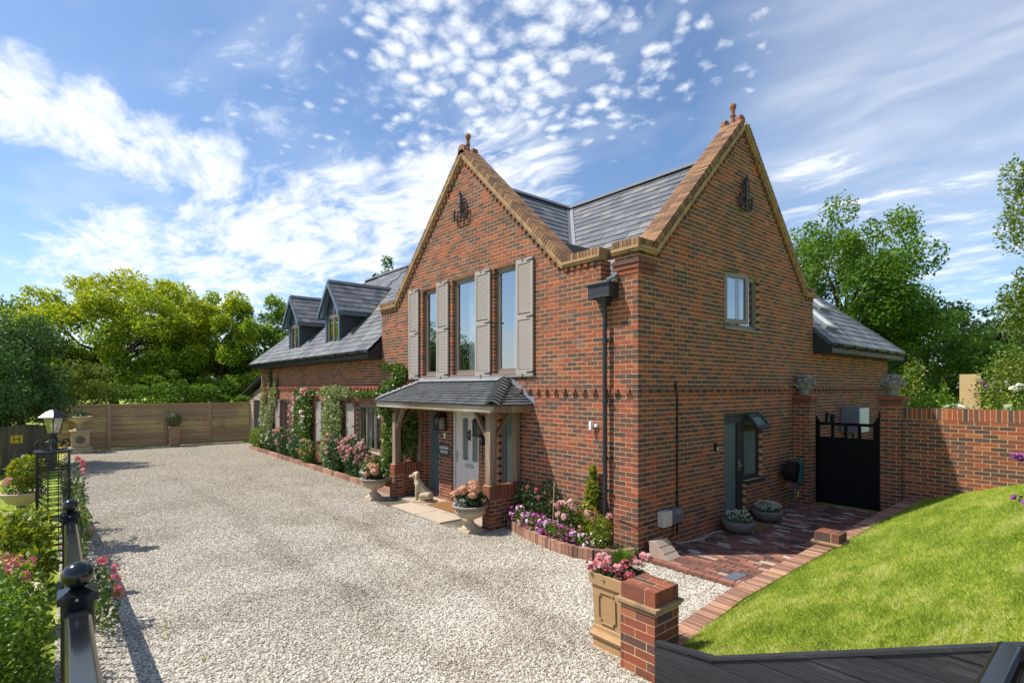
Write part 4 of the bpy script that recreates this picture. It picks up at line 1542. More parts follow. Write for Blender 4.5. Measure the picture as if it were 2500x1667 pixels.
def shutter(f, u0, u1, v0, v1, d, parent, lab=None):
    mb = MB()
    s = .06
    mid = (v0 + v1) / 2
    for q in ((u0, u0 + s, v0, v1), (u1 - s, u1, v0, v1), (u0 + s, u1 - s, v0, v0 + .11), (u0 + s, u1 - s, v1 - .09, v1), (u0 + s, u1 - s, mid - .05, mid + .05)): fbox(mb, f, *q, d - .035, d)
    sh = mb.build('shutter', 'shutter_paint', parent)
    lv = MB()
    z = v0 + .12
    while z < v1 - .10:
        if not (mid - .06 < z < mid + .045):
            lv.prism([f.p(u0 + s, z, d - .008), f.p(u0 + s, z + .014, d - .007), f.p(u0 + s, z + .040, d - .022), f.p(u0 + s, z + .030, d - .026)], f.u * (u1 - u0 - 2 * s))
        z += .036
    lo = lv.build('louvre', 'shutter_paint', sh)
    lo['kind'] = 'stuff'
    bk = MB()
    fbox(bk, f, u0 + s * .8, u1 - s * .8, v0 + .1, v1 - .08, d - .050, d - .042)
    bk.build('backing', 'shutter_paint', sh)
    hb = MB()
    for z in (v0 + .06, mid, v1 - .05):
        hb.prism([f.p(u1 - .16, z - .012, d + .001), f.p(u1 + .03, z - .012, d + .001), f.p(u1 + .03, z + .012, d + .001), f.p(u1 - .16, z + .004, d + .001)], f.n * .008)
        hb.prism([f.p(u1 + .005, z - .02, d + .009), f.p(u1 + .035, z - .02, d + .009), f.p(u1 + .035, z + .02, d + .009), f.p(u1 + .005, z + .02, d + .009)], f.n * .006)
    hb.build('hinge', 'black_metal', sh)
    st = MB()
    for z in (v0 - .03, v1 + .02):
        c = u0 + .42 * (u1 - u0)
        st.tube([f.p(c, z + .06, .0), f.p(c, z + .05, d + .02), f.p(c + .02, z + .02, d + .025), f.p(c, z - .02, d + .02), f.p(c - .025, z - .045, d + .015), f.p(c, z - .06, d + .01)], .008, 6)
    st.build('holdback', 'black_metal', sh)
    return sh


for a, b in ((-6.86, -6.40), (-5.57, -5.10), (-4.07, -3.57), (-2.76, -2.29)):
    shutter(FF, a, b, 2.80, 4.97, .055, house)
for a, b in ((-17.88, -17.32), (-13.30, -12.80), (-10.75, -10.19)):
    shutter(FW, a, b, .76, 2.10, .05, house)
sb = MB()
fbox(sb, FF, -6.86, -2.29, 2.775, 2.80, 0.002, .05)
sb.build('window_ledge', 'shutter_paint', house)

# dormers
for cxd in DORM:
    yw, yb = .10, -.06
    rz_, ezd = 6.02, 5.00
    hw = .60
    mb = MB()
    roofz = lambda y: RZ - M_ * (RY - y)
    for s in (-1, 1):
        x = cxd + s * hw
        mb.prism([(x, yw, roofz(yw) - .1), (x, yw, ezd + .02), (x, 1.08, ezd + .02)], (-s * .05, 0, 0))
    mb.prism([(cxd - hw + .05, yw + .02, 4.93), (cxd + hw - .05, yw + .02, 4.93), (cxd + hw - .05, yw + .02, ezd), (cxd, yw + .02, rz_ - .12), (cxd - hw + .05, yw + .02, ezd)], (0, .05, 0))
    for k in range(4):
        x = cxd - .45 + .3 * k
        mb.box((x - .008, yw - .004, 4.95), (x + .008, yw + .02, 5.12 + .5 * (1 - abs(x - cxd) / .6)))
    dm = mb.build('dormer', 'dormer_lead', house)
    cb = MB()
    for s in (-1, 1):
        cb.box((cxd + s * .54 - .045, yw - .03, 3.86), (cxd + s * .54 + .045, yw + .02, ezd + .01))
    cb.build('corner_board', 'dormer_board', dm)
    fdm = Face((0, yw, 0), (1, 0, 0), (0, -1, 0))
    window(fdm, cxd - .49, cxd + .49, 3.90, 4.93, dm, muls=(cxd,), gm='glass_dark', rec=.02, sill=True, sillm='taupe_frame', fw=.06, th=.05)
    room(fdm, cxd - .08, cxd + .08, 4.05, 4.75, .7, 'room', dm)
    # roof of the dormer
    sl_ = (rz_ - ezd) / .90
    ln = math.sqrt(1 + sl_ * sl_)
    yend = RY - (RZ - rz_) / M_
    yeve = RY - (RZ - ezd) / M_
    dr = MB()
    dsl = []
    for s in (-1, 1):
        vv = Vector((-s, 0, sl_)) / ln
        uu = Vector((0, s, 0))
        nn = uu.cross(vv)
        fd = Face((cxd, 0, rz_), uu, nn, vv)
        poly = [(s * yb, -.92 * ln), (s * yeve, -.92 * ln), (s * yend, 0), (s * yb, 0)]
        if s < 0: poly = poly[::-1]
        dr.prism([fd.p(a, b, -.01) for a, b in poly], -fd.n * .03)
        dsl += slates_multi(fd, [poly], min(a for a, b in poly) - .1, -.92 * ln, w=.26, g=.22, lift=.014)
    dro = dr.build('dormer_roof', 'slate', dm)
    emit_mb = MB()
    for b in dsl:
        f_, c_, v0_, g_, lf_, r_ = b
        n_ = len(c_)
        emit_mb.add([f_.p(a, q, .003 + lf_ * (1 - (q - v0_) / (g_ * 1.1))) for a, q in c_] + [f_.p(a, q, -.002) for a, q in c_], [tuple(range(n_))] + [(i, n_ + i, n_ + (i + 1) % n_, (i + 1) % n_) for i in range(n_)], r_)
    emit_mb.build('slate', 'slate', dm)['kind'] = 'stuff'
    ridge_tiles((cxd, yb, rz_), (cxd, yend + .1, rz_), dm, w=.09, lift=.035)
    bb = MB()
    for s in (-1, 1):
        a, b = Vector((cxd, yb - .012, rz_ - .05)), Vector((cxd + s * .93, yb - .012, ezd - .05 - .03))
        bb.prism([a + Z1 * .05, a - Z1 * .13, b - Z1 * .11, b + Z1 * .05], (0, -.03, 0))
        bb.box((cxd + s * .90 - .05, yb - .01, ezd - .16), (cxd + s * .90 + .05, yb + .12, ezd - .02))
        bb.box((cxd + s * .86 - .02, yb + .12, ezd - .15), (cxd + s * .86 + .02, yeve - .05, ezd - .03))
        bb.prism([(cxd + s * .62, yb + .02, ezd - .10), (cxd + s * .88, yb + .02, ezd - .12), (cxd + s * .88, yb + .02, ezd - .10), (cxd + s * .03, yb + .02, rz_ - .1)], (0, .12, 0))
    bb.build('barge_board', 'dormer_board', dm)

# roof windows of the rear wing
for (y0, y1, b_0, b_1) in ((7.35, 8.15, -4.55, -3.55), (9.0, 9.7, -3.55, -2.75)):
    mb = MB()
    fr = .09
    for q in ((y0, y1, b_0, b_0 + fr), (y0, y1, b_1 - fr, b_1), (y0, y0 + fr, b_0 + fr, b_1 - fr), (y1 - fr, y1, b_0 + fr, b_1 - fr)): fbox(mb, FD, *q, .0, .085)
    so = mb.build('roof_window', 'lead', house)
    pb = MB()
    fbox(pb, FD, y0 + fr, y1 - fr, b_0 + fr, b_1 - fr, .055, .065)
    pb.build('pane', 'white_plastic', so)

# small fittings on the walls
mb = MB()
mb.tube([FF.p(-.80, 1.95, 0), FF.p(-.80, 1.95, .05)], .03, 12)
mb.cbox((-.87, -.07, 1.95), (.05, .06, .14))
mb.build('security_sensor', 'white_plastic', house, bevel=.01)
mb = MB()
mb.box((.008, .70, .40), (.11, 1.08, .62))
mb.lathe([(.10, 0), (.11, .05), (.09, .12), (.0, .13)], (.06, .9, .52), 14)
mb.build('socket_box', 'grey_plastic', house, bevel=.02)
mb = MB()
mb.box((.012, .47, .40), (.14, .70, .64))
mb.build('junction_box', 'cream_plastic', house, bevel=.012)
mb = MB()
mb.tube([(.02, 1.02, 2.55), (.02, 1.02, .2)], .014, 8)
mb.tube([(.02, .92, .42), (.03, .88, .2), (.03, .6, .12), (.06, .5, .1)], .009, 6)
mb.tube([(.012, .0, .47), (.012, .47, .50)], .007, 6)
mb.tube([(-.35, -.012, .52), (.0, -.012, .46)], .007, 6)
mb.tube([(.016, 1.0, 2.5), (.02, .96, 2.62), (.03, .98, 2.66)], .02, 8)
mb.build('cable', 'cable', house)
mb = MB()
mb.box((.008, 2.20, 1.44), (.05, 2.27, 1.58))
mb.build('key_safe', 'black_metal', house)
mb = MB()
mb.box((.051, 2.21, 1.46), (.056, 2.26, 1.52))
mb.build('key_pad', 'cream_plastic', house)
print('house done')


# ------------------------------------------------------------------ brick boxes (piers, pillars)
def brick_box(name, m, x0, x1, y0, y1, z0, z1, parent, nobj=300, faces='FLRB', depth=.03, offs=0.0):
    core = MB().box((x0, y0, z0), (x1, y1, z1))
    p = core.build(name, 'mortar', parent)
    e = .003
    bl = []
    fs = {'F': (Face((0, y0, 0), (1, 0, 0), (0, -1, 0)), x0 - e, x1 + e, 0), 'R': (Face((x1, 0, 0), (0, 1, 0), (1, 0, 0)), y0 - e, y1 + e, .1125),
          'L': (Face((x0, 0, 0), (0, -1, 0), (-1, 0, 0)), -y1 - e, -y0 + e, .1125), 'B': (Face((0, y1, 0), (-1, 0, 0), (0, 1, 0)), -x1 - e, -x0 + e, 0)}
    for k in faces:
        f, a, b, o = fs[k]
        bl += brick_rects(f, [[(a, z0), (b, z0), (b, z1), (a, z1)]], [], a, b, z0, z1, off=a + o + offs)
    emit_bricks(bl, p, nobj=nobj, m=m, depth=depth)
    return p


# ------------------------------------------------------------------ porch
porch = thing('porch', 'open oak porch with tiled lean-to roof over the white front door', 'porch', (-4.6, -.5, 0))
ZP = .80
for x0, x1, lab in ((-6.44, -6.21, 'left'), (-2.86, -2.63, 'right')):
    p = brick_box('pier', 'brick', x0, x1, -.77, -.54, 0, ZP - .225, porch, faces='FLR')
    sold = []
    for i in range(3):
        w = .23 / 3
        sold.append(((x0 + (i + .5) * w, -.655, ZP - .112), X1, Y1, Z1, (w - .014, .242, .215), R.uniform(.3, .9)))
    emit_obox(sold, p, 'soldier_brick', 'brick')
    MB().box((x0 + .012, -.772, ZP - .225), (x1 - .012, -.544, ZP - .004)).build('mortar_bed', 'mortar', p)
    xw0, xw1 = (x0 + .02, x0 + .125) if lab == 'left' else (x1 - .125, x1 - .02)
    p2 = brick_box('dwarf_wall', 'brick', xw0, xw1, -.54, -.01, 0, ZP - .225, porch, faces='LR')
    sold = [(((xw0 + xw1) / 2, -.50 + i * .075, ZP - .112), X1, Y1, Z1, (.112, .062, .215), R.uniform(.1, .9)) for i in range(7)]
    emit_obox(sold, p2, 'soldier_brick', 'brick')
    MB().box((xw0 + .003, -.54, ZP - .225), (xw1 - .003, -.01, ZP - .02)).build('mortar_bed', 'mortar', p2)
    xc = (x0 + x1) / 2
    MB().box((xc - .075, -.74, ZP), (xc + .075, -.59, 2.13)).build('post', 'oak', porch, bevel=.008)
    MB().box((xc - .07, -.115, ZP), (xc + .07, -.012, 2.13)).build('wall_post', 'oak', porch, bevel=.008)
    bx_ = MB()
    s = 1 if lab == 'left' else -1
    bx_.bar((xc + s * .05, -.665, 1.62), (xc + s * .42, -.70, 2.12), .06, .09, (0, 1, 0))
    bx_.bar((xc, -.62, 1.60), (xc, -.20, 2.12), .06, .09, (1, 0, 0))
    bx_.build('brace', 'oak', porch, bevel=.006)
EX0, EX1, EY, EZ = -6.84, -2.36, -.95, 2.27
bm_ = MB()
bm_.box((EX0 + .02, EY + .02, 2.12), (EX1 - .02, EY + .10, 2.255))
bm_.build('front_beam', 'oak_beam', porch, bevel=.01)
for x in (EX0 + .021, EX1 - .101):
    MB().box((x, EY + .101, 2.12), (x + .08, -.01, 2.253)).build('side_beam', 'oak', porch, bevel=.01)
MB().box((EX0 + .1, EY + .1, 2.20), (EX1 - .1, -.01, 2.215)).build('soffit', 'oak_beam', porch)
# hipped lean-to roof
TZ = 2.74
TXL, TXR = -6.15, -3.12
r_ = MB()
A, B = Vector((EX0, EY, EZ)), Vector((EX1, EY, EZ))
Cc, Dd = Vector((TXR, 0, TZ)), Vector((TXL, 0, TZ))
Er, El = Vector((EX1, 0, EZ)), Vector((EX0, 0, EZ))
for q in ((A, B, Cc, Dd), (B, Er, Cc), (El, A, Dd)): r_.prism(q, (0, 0, -.03))
pr = r_.build('porch_roof', 'porch_tile', porch)
slp = math.hypot(EY, TZ - EZ)
fp = Face((0, EY, EZ), (1, 0, 0), Vector((0, -(TZ - EZ), -EY)).normalized(), Vector((0, -EY, TZ - EZ)).normalized())
tl = slates_multi(fp, [[(EX0 - .02, -.03), (EX1 + .02, -.03), (TXR, slp), (TXL, slp)]], EX0 - .1, -.03, w=.168, g=.104, lift=.022)
wR = EX1 - TXR
slr = math.hypot(wR, TZ - EZ)
fr_ = Face((EX1, 0, EZ), (0, 1, 0), Vector((TZ - EZ, 0, wR)).normalized(), Vector((-wR, 0, TZ - EZ)).normalized())
tl += slates_multi(fr_, [[(EY - .02, -.03), (-.01, -.03), (-.01, slr), (-.012, slr)]], EY - .1, -.03, w=.168, g=.104 * slr / slp * 1.0, lift=.022)
emit_slates(tl, pr, 300, 'roof_tile', 'porch_tile')
# hip bonnet tiles and stepped lead
n = 10
a, b = Vector((EX1 + .02, EY - .02, EZ + .01)), Vector((TXR, -.02, TZ + .02))
for i in range(n):
    c0, c1 = a.lerp(b, i / n), a.lerp(b, (i + 1.25) / n)
    dn = (c1 - c0).normalized()
    sdv = dn.cross(Z1).normalized()
    upv = sdv.cross(dn)
    mb = MB()
    pts0 = [c0 + sdv * x + upv * (z + .035) for x, z in ((-.15, -.045), (-.07, .0), (0, .035), (.07, 0), (.15, -.045))]
    pts1 = [c1 + sdv * x * .75 + upv * (z * .8 + .015) for x, z in ((-.15, -.045), (-.07, .0), (0, .035), (.07, 0), (.15, -.045))]
    vs = pts0 + pts1 + [p - upv * .012 for p in pts0]
    mb.add(vs, [(k, k + 1, 6 + k, 5 + k) for k in range(4)] + [(k + 1, k, 10 + k, 11 + k) for k in range(4)], R.uniform(0, .3))
    mb.build('bonnet_tile', 'porch_tile', pr, loc=c0, smooth=False)
mb = MB()
mb.box((TXL - .15, -.035, TZ - .01), (TXR + .1, -.006, TZ + .085))
mb.prism([(TXL - .1, -.03, TZ + .03), (TXR + .05, -.03, TZ + .03), (TXR + .1, -.17, TZ - .035), (TXL - .15, -.17, TZ - .035)], (0, 0, .008))
for k in range(7):
    t0 = k / 7
    x = EX1 + .12 - (EX1 - TXR) * t0
    z = EZ + (TZ - EZ) * t0
    mb.prism([(x, -.008, z - .02), (x - .14, -.008, z + .045), (x - .15, -.008, z + .155), (x - .05, -.008, z + .12)], (0, -.008 - .001 * (k % 2), 0))
n = 9
for k in range(n):
    p_ = A.lerp(Dd, k / n) + Vector((-.03, 0, .02))
    q_ = A.lerp(Dd, (k + 1.3) / n) + Vector((.0, 0, .02))
    mb.prism([p_, p_ + Vector((.14, 0, .02)), q_ + Vector((.10, 0, .03)), q_ + Vector((0, 0, .05))], (0, 0, .006 + .001 * (k % 2)))
mb.build('flashing', 'lead', pr)

# porch fittings
for (x, z, lab) in ((-5.27, 1.63, 'black lantern hanging between the porch window and the door'), (-3.78, 1.60, 'black lantern right of the front door, behind the porch post')):
    y = -.14
    lt = thing('wall_lantern', lab, 'lantern', (x, y, z), 'porch lanterns')
    mb = MB()
    w = .10
    for sx in (-1, 1):
        for sy in (-1, 1): mb.box((x + sx * w - .008, y + sy * w - .008, z), (x + sx * w + .008, y + sy * w + .008, z + .26))
    mb.box((x - .115, y - .115, z - .02), (x + .115, y + .115, z))
    mb.box((x - .12, y - .12, z + .26), (x + .12, y + .12, z + .28))
    mb.lathe([(.155, .28), (.13, .32), (.095, .36), (.085, .385), (.06, .40), (.0, .41)], (x, y, z), 4, rot=math.pi / 4)
    mb.box((x - .02, y, z + .20), (x + .02, -.008, z + .24))
    mb.box((x - .04, -.02, z + .10), (x + .04, -.006, z + .32))
    mb.build('frame', 'black_metal', lt)
    mb = MB()
    mb.tube([(x, y, z), (x, y, z + .15)], .02, 8)
    mb.ball((x, y, z + .18), .025, 8, 6)
    mb.build('bulb', 'bulb', lt, smooth=True)
    mb = MB()
    for sx in (-1, 1): mb.box((x + sx * .094 - .001, y - .09, z + .005), (x + sx * .094 + .001, y + .09, z + .255))
    mb.box((x - .09, y - .095, z + .005), (x + .09, y - .093, z + .255))
    mb.build('pane', 'glass_dark', lt)
bell = MB()
bx0 = -3.70
bell.tube([(bx0 + .09, -.01, 1.60), (bx0 + .09, -.03, 1.62), (bx0, -.13, 1.62)], .012, 8)
bell.box((bx0 + .06, -.02, 1.42), (bx0 + .12, -.006, 1.66))
bell.lathe([(.075, 0), (.06, .03), (.048, .08), (.04, .12), (.02, .14), (.0, .145)], (bx0, -.13, 1.42), 16)
bell.tube([(bx0, -.13, 1.44), (bx0 - .005, -.13, 1.25), (bx0 + .01, -.13, 1.08)], .008, 6)
tag(bell.build('door_bell', 'black_metal', None, loc=(-3.70, -.06, 1.4)), 'dark metal bell with a pull cord on the bricks beside the door', 'bell')
sg = thing('house_sign', 'slate grey sign with white serif lettering left of the front door', 'sign', (-5.29, -.02, 1.15))
MB().box((-5.49, -.028, 1.05), (-5.085, -.010, 1.29)).build('plate', 'sign_slate', sg)


def text(word, size, cx_, y, cz, parent, m, rot=0.0):
    cu = bpy.data.curves.new('txt', 'FONT')
    cu.body = word
    cu.size = size
    cu.extrude = .0015
    cu.align_x = 'CENTER'
    cu.align_y = 'CENTER'
    cu.space_character = 1.08
    cu.offset = .0012
    tmp = bpy.data.objects.new('txt', cu)
    COL.objects.link(tmp)
    dg = bpy.context.evaluated_depsgraph_get()
    me = bpy.data.meshes.new_from_object(tmp.evaluated_get(dg))
    bpy.data.objects.remove(tmp)
    o = mesh_obj('lettering', me, m, parent, (cx_, y, cz))
    o.rotation_euler = (rad(90), 0, rot)
    return o


text('GARDEN', .088, -5.287, -.0305, 1.212, sg, 'sign_white')
text('HOUSE', .088, -5.287, -.0305, 1.118, sg, 'sign_white')
tag(MB().box((-5.30, -.03, 1.42), (-5.24, -.006, 1.55)).build('door_camera', 'white_plastic', None, loc=(-5.27, -.01, 1.48), bevel=.006), 'small white doorbell button plate above the house sign', 'doorbell')

# paving of the porch
pv = MB().box((-6.2, -1.235, -.02), (-2.87, -.005, .018))
pav = pv.build('porch_paving', 'joint_sand', None)
pav['kind'] = 'structure'
its = []
for (x0, x1, y0, y1) in ((-5.52, -4.49, -1.23, -.72), (-4.48, -3.58, -1.23, -.72), (-3.57, -2.88, -.74, -.40), (-6.20, -5.1, -.71, -.36), (-5.09, -4.2, -.71, -.36), (-4.19, -3.58, -.71, -.36),
                          (-6.08, -5.0, -.35, -.02), (-4.99, -3.8, -.35, -.02), (-3.57, -2.95, -.39, -.02)):
    its.append((((x0 + x1) / 2, (y0 + y1) / 2, .025), X1, Y1, Z1, (x1 - x0 - .01, y1 - y0 - .01, .035), R.random()))
emit_obox(its, pav, 'flagstone', 'flagstone')
tag(MB().box((-5.05, -.62, .044), (-3.92, -.10, .062)).build('doormat', 'coir', None, loc=(-4.5, -.36, .044), bevel=.006), 'brown coir doormat in front of the white front door', 'doormat')

# ------------------------------------------------------------------ garden wall, piers, gate
gw = thing('garden_wall', 'red brick garden wall with a soldier course top right of the black gate', 'wall', (1.85, 6.2, 0))
FG = Face((0, 6.10, 0), (1, 0, 0), (0, -1, 0))
WX0, WX1, WZ = 1.835, 7.2, 1.95
c_ = MB()
wall_core(c_, FG, [[(WX0, 0), (WX1, 0), (WX1, WZ), (WX0, WZ)]], [], .215)
fbox(c_, FG, WX0, WX1, WZ, WZ + .212, -.213, .0045)
gwc = c_.build('masonry', 'mortar', gw)
bl = brick_rects(FG, [[(WX0, .15), (WX1, .15), (WX1, WZ), (WX0, WZ)]], [], WX0, WX1, .15, WZ, off=1.9)
bl = [b for b in bl if max(q[1] for q in b[1]) > lz(sum(q[0] for q in b[1]) / len(b[1]), 6.1) - .12]
emit_bricks(bl, gwc)
its = []
n = int((WX1 - WX0) / .0765)
for i in range(n):
    its.append(((WX0 + .04 + i * .0765, 6.10 + .107, WZ + .112), X1, Y1, Z1, (.0630, .232, .213 + R.uniform(-.004, .004)), R.random()))
emit_obox(its, gwc, 'soldier_brick', 'brick')

for (x0, x1, y0, y1, lab) in ((.008, .335, 5.50, 5.83, 'brick gate pier against the house wall, left of the black gate'), (1.485, 1.83, 5.99, 6.32, 'brick gate pier between the black gate and the garden wall')):
    pt = thing('gate_pier', lab, 'pier', ((x0 + x1) / 2, (y0 + y1) / 2, 0), 'gate piers')
    p = brick_box('shaft', 'brick', x0, x1, y0, y1, 0, 2.25, pt, faces='FR' if x0 < 1 else 'FLR', offs=.05)
    cp = MB()
    cp.box((x0 - .03, y0 - .03, 2.25), (x1 + .03, y1 + .03, 2.325), .4)
    cp.box((x0 - .055, y0 - .055, 2.327), (x1 + .055, y1 + .055, 2.40), .7)
    cp.build('cap', 'brick', pt)
    # stone flower basket finial
    cx_, cy_ = (x0 + x1) / 2, (y0 + y1) / 2
    ft_ = thing('stone_basket', 'carved stone flower basket on the pier %s' % ('against the house' if x0 < 1 else 'beside the garden wall'), 'ornament', (cx_, cy_, 2.40), 'stone baskets on the gate piers')
    mb = MB().lathe([(.10, 0), (.105, .02), (.095, .05), (.105, .12), (.125, .19), (.14, .21), (.1, .22), (.0, .225)], (cx_, cy_, 2.40), 20, flute=.03, fl=(.05, .19))
    mb.build('basket', 'stone_grey', ft_, smooth=True)
    mb = MB()
    for k in range(85):
        a_ = R.uniform(0, 6.283)
        ph = math.acos(R.uniform(-.25, 1))
        rr = .2 * (.8 + .25 * R.random())
        mb.ball((cx_ + rr * math.sin(ph) * math.cos(a_), cy_ + rr * math.sin(ph) * math.sin(a_), 2.63 + .19 * math.cos(ph)), (R.uniform(.022, .05), R.uniform(.022, .05), R.uniform(.02, .04)), 8, 5)
    mb.ball((cx_, cy_, 2.63), (.17, .17, .15), 12, 8)
    mb.build('carved_flowers', 'stone_grey', ft_)

gt = thing('garden_gate', 'tall black boarded timber gate with four open lights at the top', 'gate', (.9, 6.05, 0))
GX0, GX1, GY = .215, 1.475, 6.04
f = Face((0, GY, 0), (1, 0, 0), (0, -1, 0))
z0, z1, zr = .06, 1.45, 1.78
mb = MB()
for s, x in ((1, GX0), (-1, GX1)):
    x = x
    prof = [(x, z0), (x + s * .125, z0), (x + s * .125, 1.80), (x + s * .115, 1.86), (x + s * .085, 1.865), (x + s * .075, 1.93), (x + s * .035, 1.97), (x + s * .03, 2.09), (x, 2.10)]
    if s < 0: prof = prof[::-1]
    mb.prism([f.p(a, b, .0) for a, b in prof], -f.n * .06)
mb.build('stile', 'black_gate', gt)
mb = MB()
fbox(mb, f, GX0 + .126, GX1 - .126, z1, z1 + .055, -.055, -.005)
fbox(mb, f, GX0 + .126, GX1 - .126, zr - .02, zr + .04, -.055, -.005)
mb.build('rail', 'black_gate', gt)
for i in range(3):
    x = GX0 + .126 + (GX1 - GX0 - .252) * (i + 1) / 4
    MB().add(*(lambda b: (b.v, b.f))(fbox(MB(), f, x - .028, x + .028, z1 + .056, zr - .021, -.05, -.01))).build('baluster', 'black_gate', gt)
nb = 9
bw = (GX1 - GX0 - .252) / nb
for i in range(nb):
    x = GX0 + .126 + i * bw
    mb = MB()
    fbox(mb, f, x + .004, x + bw - .004, z0, z1 - .002, -.05, -.018)
    mb.build('board', 'black_gate', gt, loc=f.p(x, z0))
# heat pump / meter cabinet behind the gate
cb = thing('wall_cabinet', 'pale grey metal cabinet on the wall seen above the gate', 'cabinet', (.2, 8.6, 1.2))
MB().box((.012, 8.3, 1.45), (.42, 9.0, 2.08)).build('case', 'lead', cb, bevel=.01)
MB().box((.421, 8.32, 1.47), (.44, 8.98, 2.06)).build('door', 'white_plastic', cb)
MB().tube([(.15, 8.7, 1.45), (.15, 8.8, 1.2), (.05, 9.0, 1.1)], .02, 8).build('pipe', 'black_metal', cb)
wl_ = MB()
wl_.box((.01, 7.35, 1.75), (.04, 7.45, 1.98))
wl_.tube([(.03, 7.4, 1.93), (.14, 7.4, 1.95)], .012, 6)
wl_.lathe([(.05, 0), (.065, .16), (.09, .17), (.03, .24), (0, .25)], (.15, 7.4, 1.70), 8)
tag(wl_.build('wall_lamp', 'black_metal', None, loc=(.1, 7.4, 1.8)), 'small black lamp on the house wall above the gate', 'lamp')

# ------------------------------------------------------------------ brick patio, edging strip
pt_ = MB().box((.0, .02, -.03), (1.86, 6.1, .012))
patio = pt_.build('patio', 'joint_sand', None)
patio['kind'] = 'structure'
its = []
y = .09
for i in range(9):
    its.append(((.08 + i * .215, y - .04 + .0, .014), X1, Y1, Z1, (.205, .10, .05), R.uniform(.5, .68)))
y = .155
k = 0
while y < 6.0:
    x = .01 - (.5 if k % 2 else .0) * .22 - R.uniform(0, .05)
    while x < 1.82:
        l = R.choice((.205, .21, .215, .19))
        a0, a1 = max(x, .012), min(x + l, 1.835)
        if a1 - a0 > .03:
            its.append((((a0 + a1) / 2, y, .014 + R.uniform(-.004, .004)), Vector((1, R.uniform(-.015, .015), R.uniform(-.01, .01))).normalized(), Y1, Z1, (a1 - a0, .088, .05), min(1, max(0, R.betavariate(1.3, 1.5)))))
        x += l + .012
    y += .1
    k += 1
emit_obox(its, patio, 'paver', 'paver', stuff='paver')
tag(MB().box((1.29, .10, .040), (1.46, .44, .050)).build('drain_cover', 'grey_plastic', None, loc=(1.37, .27, .04)), 'square dark drain cover at the corner of the brick patio', 'drain cover')

es = thing('brick_edging', 'raised strip of bricks on edge between the patio and the lawn', 'edging', (1.95, 2, 0))
its = []
mbx = MB()
yy = 6.04
while yy > -2.68:
    x = strip_x(yy)
    its.append(((x, yy, zs(yy) - .05 + R.uniform(-.003, .003)), Vector((1, R.uniform(-.012, .012) - .05 * (yy < -.7), 0)).normalized(), Y1, Z1, (.222, .060, .10), R.random()))
    yy -= .0755
emit_obox(its, es, 'brick', 'edging_brick')
ys_ = [6.07, 4.7, 2.4, .3, -.9, -2.0, -2.69]
for a, b in zip(ys_[:-1], ys_[1:]):
    xa, xb = strip_x(a), strip_x(b)
    za, zb_ = zs(a) - .004, zs(b) - .004
    mbx.prism([(xa - .104, a, za), (xa + .104, a, za), (xb + .104, b, zb_), (xb - .104, b, zb_)], (0, 0, -.42))
mbx.build('mortar_bed', 'mortar', es)


def pillar(label, x0, y0, zb, H, w, ncap, group):
    pt = thing('brick_pillar', label, 'pillar', (x0 + w / 2, y0 + w / 2, zb), group)
    x1, y1 = x0 + w, y0 + w
    zt = zb + H
    zs = zt - .17
    p = brick_box('shaft', 'brick', x0, x1, y0, y1, zb, zs, pt, faces='FLRB', offs=.03)
    mo = MB()
    mo.box((x0 - .018, y0 - .018, zs), (x1 + .018, y1 + .018, zs + .022))
    mo.box((x0 - .034, y0 - .034, zs + .022), (x1 + .034, y1 + .034, zs + .046))
    mo.prism([(x0 - .034, y0 - .034, zs + .046), (x1 + .034, y0 - .034, zs + .046), (x1 + .034, y1 + .034, zs + .046), (x0 - .034, y1 + .034, zs + .046)], (0, 0, .002))
    mo.build('moulding', 'moulding', pt)
    MB().box((x0 + .004, y0 + .008, zs + .048), (x1 - .004, y1 - .008, zt - .003)).build('mortar_bed', 'mortar', pt)
    its = []
    hb = zt - zs - .05
    nb = 5
    pw = w / nb
    for i in range(nb):
        yc = y0 + (i + .5) * pw
        split = .66 if i % 2 == 0 else .34
        a = x0 + (w + .012) * split
        for q0, q1 in ((x0 - .002, a - .006), (a + .006, x1 + .002)):
            its.append((((q0 + q1) / 2, yc, zs + .05 + hb / 2), X1, Y1, Z1, (q1 - q0, pw - .012 if 0 < i < nb - 1 else pw - .006, hb), R.random()))
    emit_obox(its, pt, 'cap_brick', 'brick' if ncap else 'edging_brick')
    return pt


pillar('tall brick pillar beside the buff chimney pot at the front', 2.07, -3.03, .12, .82, .33, True, 'brick pillars along the lawn')
pillar('low brick pillar capped with bricks in the middle of the edging strip', 1.825, 1.70, .0, .49, .32, True, 'brick pillars along the lawn')

# black plank retaining wall
pk = thing('plank_wall', 'black stained plank retaining wall below the sloping lawn', 'retaining wall', (3.4, -3.05, .3))
top = lambda x: float(np.interp(x, [2.40, 2.90, 3.92, 4.45, 7.5], [.55, .61, 1.045, 1.275, 2.45]))
FPk = Face((0, -3.05, 0), (1, 0, 0), (0, -1, 0))
zz = .0
row = 0
while zz < 2.4:
    h = .145
    pl = [(2.42, zz), (7.5, zz), (7.5, zz + h), (2.42, zz + h)]
    for seg in ([(2.42, .0), (2.90, .0), (2.90, .61), (2.42, .55)], [(2.90, 0), (7.5, 0), (7.5, 2.45), (4.45, 1.275), (3.92, 1.045), (2.90, .61)]):
        c = clip_poly(pl, seg)
        if len(c) >= 3 and area(c) > .002:
            mb = MB()
            q = [(u, v + (.004 if v < zz + .01 else 0)) for u, v in c]
            mb.prism([FPk.p(u, v, -.04) for u, v in q], FPk.n * (.045 + R.uniform(-.004, .004)))
            mb.build('plank', 'black_plank', pk)
    zz += h
    row += 1
cp = MB()
xs_ = [2.42, 2.90, 3.92, 4.45, 7.5]
